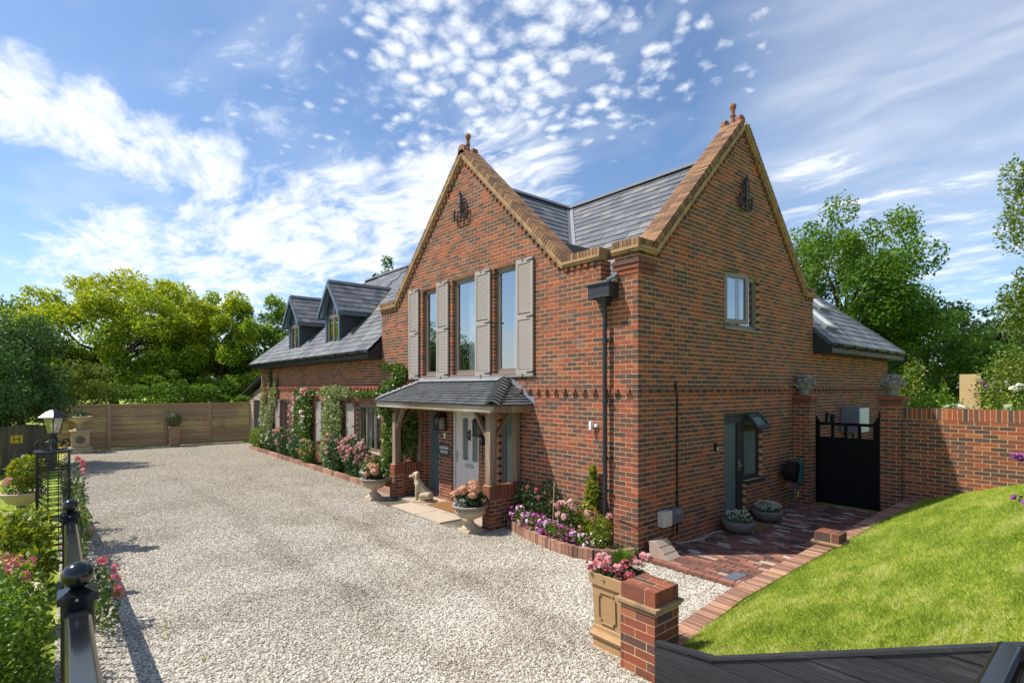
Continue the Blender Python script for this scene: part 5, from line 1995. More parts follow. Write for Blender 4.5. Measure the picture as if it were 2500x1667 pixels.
for a, b in zip(xs_[:-1], xs_[1:]):
    cp.prism([(a, -3.065, top(a) + .003), (b, -3.065, top(b) + .003), (b, -3.005, top(b) + .003), (a, -3.005, top(a) + .003)], (0, 0, .022))
cp.build('cap_rail', 'black_plank', pk)


# ------------------------------------------------------------------ railings
def rail(mb, a, b, w=.115, h=.07):
    a, b = Vector(a), Vector(b)
    d = (b - a).normalized()
    sd = d.cross(Z1).normalized()
    up = sd.cross(d)
    pr = [(-w / 2, -h), (w / 2, -h), (w / 2, -.018), (w / 2 - .018, 0), (-w / 2 + .018, 0), (-w / 2, -.018)]
    mb.prism([a + sd * x + up * z for x, z in pr], b - a)


def post(x, y, zb, zt, label, parent):
    """square post with cap and ball; zt is the ball centre"""
    mb = MB()
    w = .075
    ct = zt - .085
    mb.box((x - w, y - w, zb), (x + w, y + w, ct - .05))
    mb.build('post', 'black_paint', parent, bevel=.008)
    mb = MB()
    mb.box((x - .09, y - .09, ct - .05), (x + .09, y + .09, ct - .012))
    mb.prism([(x - .09, y - .09, ct - .012), (x + .09, y - .09, ct - .012), (x + .09, y + .09, ct - .012), (x - .09, y + .09, ct - .012)], (0, 0, .001))
    mb.add([(x - .09, y - .09, ct - .011), (x + .09, y - .09, ct - .011), (x + .09, y + .09, ct - .011), (x - .09, y + .09, ct - .011), (x - .04, y - .04, ct + .014), (x + .04, y - .04, ct + .014), (x + .04, y + .04, ct + .014), (x - .04, y + .04, ct + .014)],
           [(0, 1, 5, 4), (1, 2, 6, 5), (2, 3, 7, 6), (3, 0, 4, 7), (4, 5, 6, 7)])
    mb.build('post_cap', 'black_paint', parent, bevel=.005)
    MB().ball((x, y, zt), .075, 24, 16).build('ball', 'black_paint', parent, smooth=True)
    MB().tube([(x + .0901, y - .005, ct - .03), (x + .0925, y - .005, ct - .03)], .008, 10).build('screw', 'steel', parent)


rl = thing('black_railing', 'glossy black timber railing with ball topped posts along the drive', 'railing', (-3, -6.55, 0))
POSTS = [(.98, 1.50, .42), (-3.25, 1.18, .10), (-8.2, .76, .0)]
for x, zt, zb in POSTS: post(x, -6.535, zb - .05, zt, '', rl)
pts = [(3.9, 1.56), (.98, 1.32), (-3.25, 1.00), (-8.2, .60)]
for (xa, za), (xb, zb_) in zip(pts[:-1], pts[1:]):
    mb = MB()
    rail(mb, (xa - .076 if xa < 3 else xa, -6.535, za), (xb + .076, -6.535, zb_))
    mb.build('top_rail', 'black_paint', rl, bevel=.004)
    mb = MB()
    rail(mb, (xa - .076 if xa < 3 else xa, -6.535, za - .75), (xb + .076, -6.535, zb_ - .62), .06, .05)
    mb.build('bottom_rail', 'black_paint', rl)
    n = int(abs(xb - xa) / .16)
    for i in range(1, n):
        t_ = i / n
        x = xa + (xb - xa) * t_
        zt = za + (zb_ - za) * t_ - .07
        zb2 = za - .75 + ((zb_ - .62) - (za - .75)) * t_
        mb = MB()
        k = 14
        vs, fs = [], []
        for j in range(k + 1):
            a_ = j / k * 6.0
            z = zb2 + (zt - zb2) * j / k
            for q in range(4): vs.append((x + .011 * math.cos(a_ + q * math.pi / 2), -6.535 + .011 * math.sin(a_ + q * math.pi / 2), z))
        for j in range(k):
            for q in range(4): fs.append((j * 4 + q, j * 4 + (q + 1) % 4, j * 4 + 4 + (q + 1) % 4, j * 4 + 4 + q))
        mb.add(vs, fs)
        mb.build('baluster', 'black_metal', rl, loc=(x, -6.535, zb2))
rr_ = thing('black_handrail', 'end of a black handrail above the plank wall at the lower right', 'handrail', (4.46, -3.3, .9))
mb = MB()
rail(mb, (4.47, -5.2, 1.33), (4.47, -3.10, 1.33), .10, .07)
mb.build('rail', 'black_paint', rr_, bevel=.004)
mb = MB()
rail(mb, (4.60, -5.2, 1.33), (4.60, -3.10, 1.33), .12, .07)
mb.build('outer_rail', 'black_paint', rr_, bevel=.004)
for y in (-3.14, -5.0): MB().box((4.43, y - .05, gz(4.5, y) - .1), (4.52, y + .05, 1.262)).build('post', 'black_paint', rr_)

# ------------------------------------------------------------------ trellis lamp post
lp = thing('trellis_lamp', 'black wrought iron trellis column with a lantern on top', 'lamp', (-6.08, -6.72, 0))
x0, x1, y0, y1 = -6.27, -5.89, -6.91, -6.53
mb = MB()
for x in (x0, x1):
    for y in (y0, y1): mb.box((x - .014, y - .014, 0), (x + .014, y + .014, 1.56))
mb.box((x0 - .04, y0 - .04, 1.56), (x1 + .04, y1 + .04, 1.585))
for z in (1.30, .05):
    for y in (y0, y1): mb.box((x0, y - .01, z), (x1, y + .01, z + .02))
    for x in (x0, x1): mb.box((x - .01, y0, z), (x + .01, y1, z + .02))
for (pa, pb_) in (((x0, y0), (x1, y0)), ((x0, y1), (x1, y1)), ((x0, y0), (x0, y1)), ((x1, y0), (x1, y1))):
    for k in range(2):
        t_ = (k + 1) / 3
        x, y = pa[0] + (pb_[0] - pa[0]) * t_, pa[1] + (pb_[1] - pa[1]) * t_
        mb.tube([(x, y, .06), (x, y, 1.56)], .006, 5)
    for k in range(15):
        z = .06 + k * .088
        for s in (0, 1):
            q0, q1 = (pa, pb_) if s else (pb_, pa)
            pth = []
            for j in range(7):
                t_ = j / 6
                pth.append((q0[0] + (q1[0] - q0[0]) * t_, q0[1] + (q1[1] - q0[1]) * t_, min(1.54, z + .20 * t_ + .045 * math.sin(t_ * 6.28))))
            mb.tube(pth, .0065, 5)
mb.build('trellis', 'black_metal', lp)
mb = MB()
cx_, cy_ = -6.08, -6.72
for k in range(4):
    a_ = k * math.pi / 2 + .2
    dx, dy = math.cos(a_), math.sin(a_)
    mb.tube([(cx_ + dx * rr, cy_ + dy * rr, z) for rr, z in ((.03, 1.60), (.10, 1.60), (.19, 1.63), (.21, 1.70), (.16, 1.76), (.11, 1.73), (.13, 1.68), (.05, 1.74), (.02, 1.82))], .012, 6)
    for q in range(3): mb.ball((cx_ + dx * (.10 + .04 * q), cy_ + dy * (.10 + .04 * q), 1.66 + .04 * q), .022, 7, 5)
mb.tube([(cx_, cy_, 1.585), (cx_, cy_, 1.86)], .02, 8)
mb.build('scroll', 'black_metal', lp)
mb = MB()
zb = 1.86
for k in range(6):
    a_ = k * math.pi / 3
    mb.tube([(cx_ + .095 * math.cos(a_), cy_ + .095 * math.sin(a_), zb), (cx_ + .145 * math.cos(a_), cy_ + .145 * math.sin(a_), zb + .235)], .008, 5)
mb.lathe([(.10, -.015), (.105, 0), (.0, .001)], (cx_, cy_, zb), 6)
mb.lathe([(.21, .235), (.205, .25), (.10, .33), (.05, .36), (.02, .37), (.02, .41), (.028, .42), (.012, .45), (.0, .455)], (cx_, cy_, zb), 6)
mb.build('lantern', 'black_metal', lp)
mb = MB()
vs = [(cx_ + r_2 * math.cos(k * math.pi / 3), cy_ + r_2 * math.sin(k * math.pi / 3), z) for r_2, z in ((.09, zb + .005), (.14, zb + .232)) for k in range(6)]
mb.add(vs, [(k, (k + 1) % 6, 6 + (k + 1) % 6, 6 + k) for k in range(6)])
mb.build('pane', 'glass_dark', lp)
MB().tube([(cx_, cy_, zb), (cx_, cy_, zb + .08), (cx_, cy_, zb + .1), (cx_, cy_, zb + .17)], [.025, .025, .04, .03], 10).build('bulb', 'bulb', lp, smooth=True)

# ------------------------------------------------------------------ fences
FX = -22.8
ys_ = [-6.95, -5.17, -3.17, -1.45, .28]
names_ = ['leftmost woven fence panel behind the pedestal urn', 'second woven fence panel, between the urn and the topiary ball', 'third woven fence panel, just right of the topiary ball', 'woven fence panel next to the weatherboarded shed']
for i in range(4):
    ya, yb_ = ys_[i] + .05, ys_[i + 1] - .05
    fp_ = thing('woven_fence', names_[i], 'fence', (FX, (ya + yb_) / 2, .05), 'woven fence panels')
    L = yb_ - ya
    for ph in (0, 1):
        mb = MB()
        n = 16
        vs, fs = [], []
        for j in range(n + 1):
            y = -L / 2 + L * j / n
            x = .018 * math.sin(j / n * math.pi * 5 + ph * math.pi)
            vs += [(x - .004, y, 0), (x - .004, y, .053), (x + .004, y, .053), (x + .004, y, 0)]
        for j in range(n):
            for q in range(4): fs.append((j * 4 + q, j * 4 + (q + 1) % 4, j * 4 + 4 + (q + 1) % 4, j * 4 + 4 + q))
        if ph == 0: me0 = mb
        else: me1 = mb
        mb.add(vs, fs, .5)
    vm = []
    for mbq in (me0, me1):
        for rv in (.1, .5, .9):
            mbq.r = [rv] * len(mbq.f)
            me = mbq.mesh('slat')
            me.materials.append(MATS['fence_wood'])
            vm.append(me)
    for k in range(32):
        mesh_obj('slat', vm[(k % 2) * 3 + R.randrange(3)], None, fp_, (FX, (ya + yb_) / 2, .06 + k * .056))
    fr = MB()
    fr.box((FX + .02, ya, 1.845), (FX + .05, yb_, 1.885))
    fr.box((FX - .05, ya, 1.845), (FX - .02, yb_, 1.885))
    for y in (ya, yb_ - .035): fr.box((FX - .025, y, .05), (FX + .045, y + .035, 1.84))
    fr.build('frame', 'fence_wood', fp_)
for i, y in enumerate(ys_):
    o = MB().box((FX - .05, y - .05, -.05), (FX + .07, y + .05, 1.93)).build('fence_post', 'fence_wood', None, loc=(FX, y, 0), bevel=.01)
    tag(o, ['fence post at the far left end, behind the pedestal urn', 'fence post just right of the pedestal urn', 'fence post beside the topiary ball', 'fence post between the two right woven panels', 'fence post against the weatherboarded shed'][i], 'post', 'posts of the woven fence')
bf = thing('board_fence', 'weathered dark vertical board fence at the far left', 'fence', (-16.8, -8, 0))
A_, B_ = Vector((-15.6, -13.5, 0)), Vector((-17.2, -6.75, 0))
n = 48
dn = (B_ - A_).normalized()
its = []
for i in range(n):
    c = A_.lerp(B_, (i + .5) / n)
    its.append((c + Vector((.0 if i % 2 else .02, 0, .70 + R.uniform(-.02, .02))), dn, dn.cross(Z1), Z1 * -1, ((B_ - A_).length / n - .004, .02, 1.46), R.random()))
emit_obox([(c, ax, ay, ax.cross(ay), s_, r_) for c, ax, ay, az, s_, r_ in its], bf, 'board', 'old_board')
hs = thing('hydrant_sign', 'yellow hydrant sign with a black H on the board fence', 'sign', (-16.93, -7.7, .95))
sc_ = A_.lerp(B_, .862) + Vector((.035, 0, 1.02))
sx, sn = -dn, dn.cross(Z1)
if sn.x < 0: sn = -sn
sx = dn
P = lambda a, b, d: sc_ + sx * a + Z1 * b + sn * d
WL[hs.name] = Vector(sc_)
hs.location = sc_
MB().prism([P(-.14, -.12, .0), P(.14, -.12, 0), P(.14, .12, 0), P(-.14, .12, 0)], sn * .006).build('plate', 'yellow_plate', hs)
mb = MB()
for a0, a1, b_0, b_1 in ((-.075, -.045, -.075, .075), (.045, .075, -.075, .075), (-.045, .045, -.014, .014), (-.125, .125, .096, .106), (-.125, .125, -.106, -.096), (-.125, -.115, -.096, .096), (.115, .125, -.096, .096)):
    mb.prism([P(a0, b_0, .0065), P(a1, b_0, .0065), P(a1, b_1, .0065), P(a0, b_1, .0065)], sn * .002)
mb.build('lettering', 'black_metal', hs)
o = MB().box((1.1, 15.5, .5), (1.62, 15.56, 3.0)).build('timber_panel', 'new_wood', None, loc=(1.4, 15.5, .5))
tag(o, 'pale new timber panel standing beyond the garden wall', 'panel')

# ------------------------------------------------------------------ lean-to shed at the end of the wing
sh = thing('lean_to_shed', 'weatherboarded lean-to shed at the far end of the wing', 'shed', (-21.4, .8, 0))
ysd = .30
fsd = Face((0, ysd, 0), (1, 0, 0), (0, -1, 0))
mb = MB()
mb.prism([(-22.9, ysd + .03, 0), (-20.06, ysd + .03, 0), (-20.06, ysd + .03, 2.95), (-22.9, ysd + .03, 2.2)], (0, 4, 0))
mb.build('shell', 'old_board', sh)
its = []
for k in range(13):
    z = .06 + k * .155
    mbq = MB()
    mbq.prism([(-22.98, ysd - .02, z), (-22.98, ysd - .035, z), (-22.98, ysd - .012, z + .165), (-22.98, ysd + .0, z + .165)], (.68, 0, 0), R.random())
    mbq.build('weatherboard', 'weatherboard', sh, loc=(-22.9, ysd, z))
for k in range(2):
    z = 2.2 + k * .155
    MB().prism([(-22.7 + k * .6, ysd - .035, z), (-20.07, ysd - .035, z), (-20.07, ysd - .012, z + .165), (-22.1 + k * .6, ysd - .012, z + .165)], (0, .02, 0)).build('weatherboard', 'oak_beam', sh)
MB().box((-22.28, ysd - .05, 0), (-22.05, ysd + .02, 2.18)).build('corner_post', 'oak', sh)
MB().box((-22.04, ysd - .02, .05), (-20.1, ysd + .02, 2.14)).build('door', 'anthracite', sh)
MB().box((-22.28, ysd - .045, 2.0), (-20.07, ysd - .02, 2.18)).build('lintel', 'oak_beam', sh)
MB().prism([(-23.5, ysd - .25, 2.20), (-20.06, ysd - .25, 3.08), (-20.06, ysd - .25, 3.20), (-23.5, ysd - .25, 2.32)], (0, 4.4, 0)).build('roof', 'gutter', sh)

# ------------------------------------------------------------------ flower bed edgings
def edging(name, label, pts, parent_loc, w, h, m, cat='edging', jitter=.006, fat=False):
    t = thing(name, label, cat, parent_loc)
    pts = [Vector((a, b, 0)) for a, b in pts]
    d = []
    for a, b in zip(pts[:-1], pts[1:]):
        n = max(1, round((b - a).length / w))
        for i in range(n):
            c = a.lerp(b, (i + .5) / n)
            ax = (b - a).normalized()
            ax = (ax + Vector((R.uniform(-.05, .05), R.uniform(-.05, .05), 0))).normalized()
            z = gz(c.x, c.y)
            d.append(((c.x, c.y, z + h / 2 - .03 + R.uniform(-jitter, jitter)), ax, Z1.cross(ax), Z1, ((b - a).length / n - .006, .095, h), R.random()))
    emit_obox(d, t, 'brick', m)
    return t


edging('bed_edging', 'row of upright bricks curving round the flower bed at the house corner', [(-2.58, -.36), (-2.1, -.50), (-1.6, -.62), (-1.1, -.71), (-.65, -.70), (-.35, -.60), (-.15, -.42), (-.06, -.25), (-.05, -.06)], (-1.2, -.6, 0), .078, .20, 'edging_brick')
edging('bed_edging', 'straight brick edging of the long flower bed below the wing windows', [(-19.45, -.10), (-19.4, -.55), (-6.6, -.58)], (-13, -.6, 0), .225, .17, 'edging_brick')
so_ = MB()
so_.prism([(-2.58, -.03, 0), (-2.58, -.36, 0), (-2.1, -.50, 0), (-1.6, -.60, 0), (-1.1, -.68, 0), (-.65, -.68, 0), (-.35, -.58, 0), (-.15, -.40, 0), (-.06, -.25, 0), (-.04, -.03, 0)], (0, 0, .09))
o = so_.build('corner_bed_soil', 'soil', None)
o['kind'] = 'structure'
o = MB().box((-19.4, -.53, 0), (-6.5, .0, .09)).build('wing_bed_soil', 'soil', None)
o['kind'] = 'structure'

# concrete wedge (ramp/boot) beside the corner
wd = thing('planter_wedge', 'stepped pinkish concrete block beside the house corner', 'block', (.28, .25, 0))
mb = MB()
pr = [(0, .24), (.14, .255), (.36, .02), (.36, 0), (.05, 0), (.03, .18)]
b_ = Vector((.07, .13, .02))
mb.prism([b_ + Vector((a, 0, c)) for a, c in pr], (0, .30, 0))
mb.build('body', 'flagstone', wd, bevel=.008)
for k in range(3):
    t0, t1 = k / 3 + .02, (k + 1) / 3 - .02
    p0, p1 = Vector((.14, 0, .258)), Vector((.375, 0, .012))
    a, c = p0.lerp(p1, t0), p0.lerp(p1, t1)
    nn = Vector((.72, 0, .69)) * .012
    MB().prism([b_ + a, b_ + c, b_ + c + nn, b_ + a + nn], (0, .30, 0)).build('step_slat', 'flagstone', wd, loc=b_ + a)


# ------------------------------------------------------------------ urns, pots, dog
def urn(label, x, y, group):
    t = thing('stone_urn', label, 'urn', (x, y, 0), group)
    mb = MB()
    mb.box((x - .165, y - .165, 0), (x + .165, y + .165, .075))
    mb.build('plinth', 'stone', t, bevel=.01)
    prof = [(.155, .075), (.15, .10), (.12, .125), (.075, .165), (.058, .205), (.062, .235), (.10, .25), (.17, .275), (.235, .315), (.27, .36), (.275, .385), (.262, .40), (.262, .43)]
    MB().lathe(prof, (x, y, 0), 44, flute=.045, fl=(.26, .365)).build('bowl', 'stone', t, smooth=True)
    MB().lathe([(.262, .43), (.30, .445), (.325, .47), (.325, .492), (.29, .50), (.27, .48), (.0, .475)], (x, y, 0), 40, flute=.03, fl=(.44, .49)).build('rim', 'stone_rim', t, smooth=True)
    MB().lathe([(.27, .476), (.2, .49), (.0, .495)], (x, y, 0), 20).build('soil', 'soil', t)
    return t


urn('stone urn of pink hydrangeas in front of the right porch pier', -2.80, -1.08, 'stone urns at the porch')
urn('stone urn of salmon hydrangeas left of the porch', -6.50, -1.14, 'stone urns at the porch')

# chimney pot planter
cpx, cpy = 1.80, -2.72
czb = gz(cpx, cpy) - .01
cpt = thing('chimney_pot_planter', 'square buff clay chimney pot planted with pink flowers beside the pillar', 'planter', (cpx, cpy, czb))
mb = MB()


def sqring(mb, secs, cx_, cy_, zb):
    vs, fs = [], []
    for hw, z in secs: vs += [(cx_ - hw, cy_ - hw, zb + z), (cx_ + hw, cy_ - hw, zb + z), (cx_ + hw, cy_ + hw, zb + z), (cx_ - hw, cy_ + hw, zb + z)]
    for i in range(len(secs) - 1):
        for k in range(4): fs.append((i * 4 + k, i * 4 + (k + 1) % 4, i * 4 + 4 + (k + 1) % 4, i * 4 + 4 + k))
    fs.append((3, 2, 1, 0))
    m_ = (len(secs) - 1) * 4
    fs.append((m_, m_ + 1, m_ + 2, m_ + 3))
    mb.add(vs, fs)


sqring(mb, [(.175, 0), (.175, .03), (.165, .035), (.165, .11), (.185, .125), (.195, .15), (.17, .185), (.165, .20), (.165, .225), (.158, .235), (.17, .60), (.19, .605), (.195, .705), (.17, .705), (.165, .64)], cpx, cpy, czb)
mb.build('body', 'buff_pot', cpt)
mb = MB()
for nx, ny in ((0, -1), (1, 0), (-1, 0)):
    ux, uy = -ny, nx
    def Q(a, z, d):
        hw = .160 + (z - .235) * (.012 / .365) + d
        return Vector((cpx + nx * hw + ux * a, cpy + ny * hw + uy * a, czb + z))
    oc = [(-.075, .27), (.075, .27), (.075, .30), (.10, .31), (.10, .51), (.075, .52), (.075, .55), (-.075, .55), (-.075, .52), (-.10, .51), (-.10, .31), (-.075, .30)]
    for k in range(12):
        a, b = oc[k], oc[(k + 1) % 12]
        s1 = .86
        m0 = lambda p: (p[0] * s1, .41 + (p[1] - .41) * .93)
        mb.add([Q(*a, .002), Q(*b, .002), Q(*b, .012), Q(*a, .012), Q(*m0(a), .002), Q(*m0(b), .002), Q(*m0(b), .010), Q(*m0(a), .010)], [(0, 1, 2, 3), (3, 2, 6, 7), (7, 6, 5, 4)])
mb.build('panel_moulding', 'buff_pot', cpt)
MB().box((cpx - .165, cpy - .165, czb + .63), (cpx + .165, cpy + .165, czb + .66)).build('soil', 'soil', cpt)

# bowls by the side door
for (x, y, lab) in ((.34, 2.42, 'grey stone bowl of white flowers in front of the side door'), (.30, 3.62, 'grey stone bowl of white flowers below the side window')):
    t = thing('stone_bowl', lab, 'planter', (x, y, .04), 'stone bowls by the side door')
    MB().lathe([(.13, .04), (.2, .07), (.255, .14), (.275, .22), (.265, .25), (.24, .25), (.23, .21), (.0, .205)], (x, y, 0), 28).build('bowl', 'stone_dark', t, smooth=True)
    q = ell(420, (x, y, .29), (.23, .23, .10), .2)
    leaves('foliage', q, .035, 'leaf_dark', t, RS.uniform(0, 1, 420))
    flowers('flower', ell(70 if y < 3 else 150, (x, y, .34), (.23, .23, .09), .6), .02, 'petal_white', t, 7)
tag(MB().box((.05, 2.72, .042), (.55, 3.36, .058)).build('doormat', 'coir', None, loc=(.3, 3.0, .042)), 'dark brown mat outside the grey side door', 'doormat')

# hose reel
hr = thing('hose_reel', 'dark green and black hose reel on the wall beside the gate', 'hose reel', (.2, 4.9, .5))
mb = MB()
mb.lathe([(.0, -.11), (.15, -.11), (.21, -.09), (.21, .09), (.15, .11), (.0, .11)], (0, 0, 0), 24)
vs = [(z + .22, 4.92 + x, .84 + y) for x, y, z in mb.v]
mb.v = vs
mb.build('drum', 'black_metal', hr, auto=40)
mb = MB()
pr = [(4.99, .60), (5.08, .58), (5.17, .66), (5.19, .98), (5.14, 1.05), (5.02, 1.04), (5.06, .86), (4.98, .74)]
mb.prism([(.14, a, b) for a, b in pr], (.2, 0, 0))
mb.build('cover', 'teal_plastic', hr, bevel=.02)
mb = MB()
mb.tube([(.22, 5.02, .62), (.24, 5.0, .4), (.22, 4.96, .15), (.2, 4.85, .06), (.25, 4.7, .055)], .012, 8)
mb.tube([(.25, 5.12, .60), (.26, 5.12, .3)], .012, 8)
mb.build('hose', 'grey_plastic', hr)
MB().tube([(.26, 5.12, .40), (.26, 5.12, .28)], [.018, .014], 8).build('nozzle', 'yellow_plate', hr)
hc = MB()
hc.tube([(.03, .95, .06), (.1, 1.2, .05), (.16, 1.6, .05), (.08, 2.0, .055), (.14, 2.25, .05)], .01, 6)
tag(hc.build('garden_hose', 'cream_plastic', None, loc=(.1, 1.5, .05)), 'thin pale hose lying along the foot of the side wall', 'hose')

# pedestal urn, topiary, left bowls
t = thing('pedestal_urn', 'stone bird bath urn on a square pedestal by the far fence', 'urn', (-22.2, -6.1, 0))
x, y = -22.2, -6.1
mb = MB()
mb.box((x - .42, y - .42, 0), (x + .42, y + .42, .14))
mb.box((x - .37, y - .37, .14), (x + .37, y + .37, .24))
mb.box((x - .28, y - .28, .24), (x + .28, y + .28, .82))
mb.box((x - .34, y - .34, .82), (x + .34, y + .34, .90))
for k in range(12):
    pass
mb.build('pedestal', 'stone', t, bevel=.02)
mb = MB()
mb.lathe([(.0, .0), (.15, .0), (.15, .012), (.10, .014), (.10, .006), (.0, .006)], (0, 0, 0), 18)
mb.v = [(x + .285 + z, y + a, .53 + b) for a, b, z in mb.v]
mb.build('rosette', 'stone_dark', t)
MB().lathe([(.26, .90), (.2, .94), (.10, 1.0), (.07, 1.08), (.09, 1.16), (.20, 1.22), (.34, 1.32), (.37, 1.40), (.39, 1.42), (.36, 1.44), (.30, 1.40), (0, 1.38)], (x, y, 0), 28).build('bowl', 'stone', t, smooth=True)
leaves('foliage', ell(500, (x, y, 1.52), (.3, .3, .16), .2), .08, 'leaf_dark', t, RS.uniform(0, 1, 500))
t = thing('topiary', 'clipped box ball in a tall square pot by the fence', 'topiary', (-22.45, -2.9, 0))
mb = MB()
sqring(mb, [(.20, 0), (.20, .08), (.17, .09), (.17, .28), (.20, .30), (.20, .33), (.17, .35), (.19, .78), (.22, .80), (.22, .88), (.18, .88), (.18, .8)], -22.45, -2.9, 0)
mb.build('pot', 'fence_wood', t)
d = unit(RS.normal(size=(2600, 3)))
leaves('foliage', np.array([-22.45, -2.9, 1.18]) + d * .30 * RS.uniform(.8, 1.02, (2600, 1)), .035, 'leaf_dark', t, RS.uniform(0, 1, 2600), normal=d)
for (x, y, zb, R_, lab, H) in ((-9.1, -7.2, .0, .36, 'pale fluted stone bowl planter on a dark foot on the left lawn', .55), (-1.95, -7.12, gz(-1.95, -6.6), .38, 'round stone planter bowl with a petunia at the lower left', .42)):
    t = thing('bowl_planter', lab, 'planter', (x, y, zb))
    MB().lathe([(.16, 0), (.14, .06), (.09, H - .32), (.10, H - .25)], (x, y, zb), 20).build('foot', 'stone_dark', t, smooth=True)
    MB().lathe([(.10, H - .25), (.22, H - .2), (R_ * .93, H - .06), (R_, H - .02), (R_ * 1.04, H), (R_ * .97, H + .01), (R_ * .9, H - .03), (0, H - .04)], (x, y, zb), 40, flute=.03, fl=(H - .22, H - .05)).build('bowl', 'stone', t, smooth=True)
    if H > .5:
        leaves('foliage', ell(500, (x, y, zb + H + .10), (.33, .33, .16), .2), .075, 'leaf_bright', t, RS.uniform(0, 1, 500))
        flowers('flower', ell(36, (x - .05, y - .12, zb + H + .16), (.26, .2, .10), .5), .05, 'petal_pink', t, 9)
        leaves('tall_foliage', ell(520, (x + .05, y + .05, zb + H + .42), (.30, .30, .30), .2), .12, 'leaf_lime', t, RS.uniform(.1, 1, 520), up=.2, aspect=.4)
    else:
        leaves('foliage', ell(260, (x, y, zb + H + .05), (.3, .3, .10), .2), .06, 'leaf_bright', t, RS.uniform(0, 1, 260))
        flowers('flower', np.array([(x + .12, y + .05, zb + H + .14), (x - .05, y + .12, zb + H + .12), (x + .2, y - .1, zb + H + .1)]), .045, 'petal_purple', t, 9)
o = MB().box((-7.6, -8.6, -.04), (-4.0, -7.05, .03)).build('garden_path', 'flagstone', None)
o['kind'] = 'structure'


def dog():
    t = thing('dog_statue', 'pale stone statue of a sitting dog on the porch paving', 'statue', (-5.42, -.5, .04))
    fwd = Vector((-.66, -.75, 0)).normalized()
    sdv = Vector((-fwd.y, fwd.x, 0))
    o = Vector((-5.42, -.50, .04))
    L = lambda f_, s_, z_: o + fwd * f_ + sdv * s_ + Z1 * z_
    mb = MB()

    def cap(a, b, ra, rb, n=7):
        a, b = Vector(a), Vector(b)
        for i in range(n):
            t_ = i / (n - 1)
            mb.ball(a.lerp(b, t_), ra + (rb - ra) * t_, 12, 8)

    cap(L(-.13, 0, .13), L(.0, 0, .26), .115, .105)          # rump to belly
    cap(L(.0, 0, .26), L(.10, 0, .42), .105, .095)           # chest
    cap(L(.10, 0, .40), L(.135, 0, .53), .085, .062)         # neck
    cap(L(.135, 0, .60), L(.165, 0, .595), .073, .066, 4)    # skull
    cap(L(.18, 0, .575), L(.275, 0, .555), .045, .033, 6)    # muzzle
    mb.ball(L(.295, 0, .568), .018, 8, 6)
    for s in (-1, 1):
        cap(L(.10, s * .06, .38), L(.125, s * .062, .20), .055, .036)   # front legs
        cap(L(.125, s * .062, .20), L(.13, s * .062, .06), .034, .028)
        cap(L(.13, s * .062, .045), L(.185, s * .062, .038), .032, .027, 4)
        cap(L(-.13, s * .085, .14), L(.02, s * .11, .15), .085, .05)    # thighs
        cap(L(.02, s * .11, .15), L(-.04, s * .115, .055), .045, .032)
        cap(L(-.04, s * .115, .045), L(.07, s * .115, .038), .03, .028, 5)
        cap(L(.12, s * .066, .63), L(.125, s * .082, .555), .024, .030, 5)   # ears
        mb.ball(L(.215, s * .035, .615), .014, 8, 6)          # brow
    cap(L(-.2, 0, .07), L(-.26, .08, .045), .03, .018, 5)     # tail
    ob = mb.build('body', 'stone_dog', t)
    rm = ob.modifiers.new('remesh', 'REMESH')
    rm.mode = 'VOXEL'
    rm.voxel_size = .011
    rm.use_smooth_shade = True
    sm = ob.modifiers.new('smooth', 'SMOOTH')
    sm.factor = .5
    sm.iterations = 5
    ob = MB()
    for s in (-1, 1): ob.ball(L(.212, s * .038, .598), .009, 8, 6)
    ob.build('eye', 'stone_dark', t)
    mb2 = MB()
    pts = []
    for k in range(18):
        a_ = k / 18 * 6.283
        pts.append(L(-.02 + .255 * math.cos(a_) * (1 + .05 * math.sin(3 * a_)), .175 * math.sin(a_), .0))
    mb2.prism(pts, (0, 0, .035))
    mb2.build('base', 'stone_dog', t, bevel=.012)


dog()
print('objects done')

# ------------------------------------------------------------------ trees
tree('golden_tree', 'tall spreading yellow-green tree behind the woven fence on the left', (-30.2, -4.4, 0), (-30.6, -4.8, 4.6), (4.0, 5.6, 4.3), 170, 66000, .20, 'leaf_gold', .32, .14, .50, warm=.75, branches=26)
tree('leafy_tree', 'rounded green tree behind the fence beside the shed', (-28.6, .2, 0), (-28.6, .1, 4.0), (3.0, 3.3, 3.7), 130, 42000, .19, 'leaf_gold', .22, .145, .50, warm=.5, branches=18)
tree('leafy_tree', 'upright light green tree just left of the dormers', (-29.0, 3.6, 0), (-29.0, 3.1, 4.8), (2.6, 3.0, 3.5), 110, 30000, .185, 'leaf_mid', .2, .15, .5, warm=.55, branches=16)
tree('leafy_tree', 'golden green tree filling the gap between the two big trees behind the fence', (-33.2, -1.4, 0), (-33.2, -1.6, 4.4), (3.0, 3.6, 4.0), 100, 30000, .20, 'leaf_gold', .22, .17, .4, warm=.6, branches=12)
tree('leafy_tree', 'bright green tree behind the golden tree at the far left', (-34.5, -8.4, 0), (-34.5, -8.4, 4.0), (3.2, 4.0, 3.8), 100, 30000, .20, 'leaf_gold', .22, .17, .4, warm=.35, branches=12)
tree('leafy_tree', 'green tree behind the holly at the far left edge', (-27.5, -12.2, 0), (-27.5, -12.0, 3.8), (3.2, 3.6, 3.2), 80, 26000, .18, 'leaf_mid', .2, .2, .45, warm=.3, branches=14)
tree('holly_tree', 'dense dark green holly bush in front of the board fence at the left edge', (-18.2, -8.9, 0), (-18.3, -8.8, 2.75), (2.1, 2.4, 2.45), 120, 50000, .11, 'leaf_holly', .16, .22, .50, warm=.15, branches=12, up=.3)
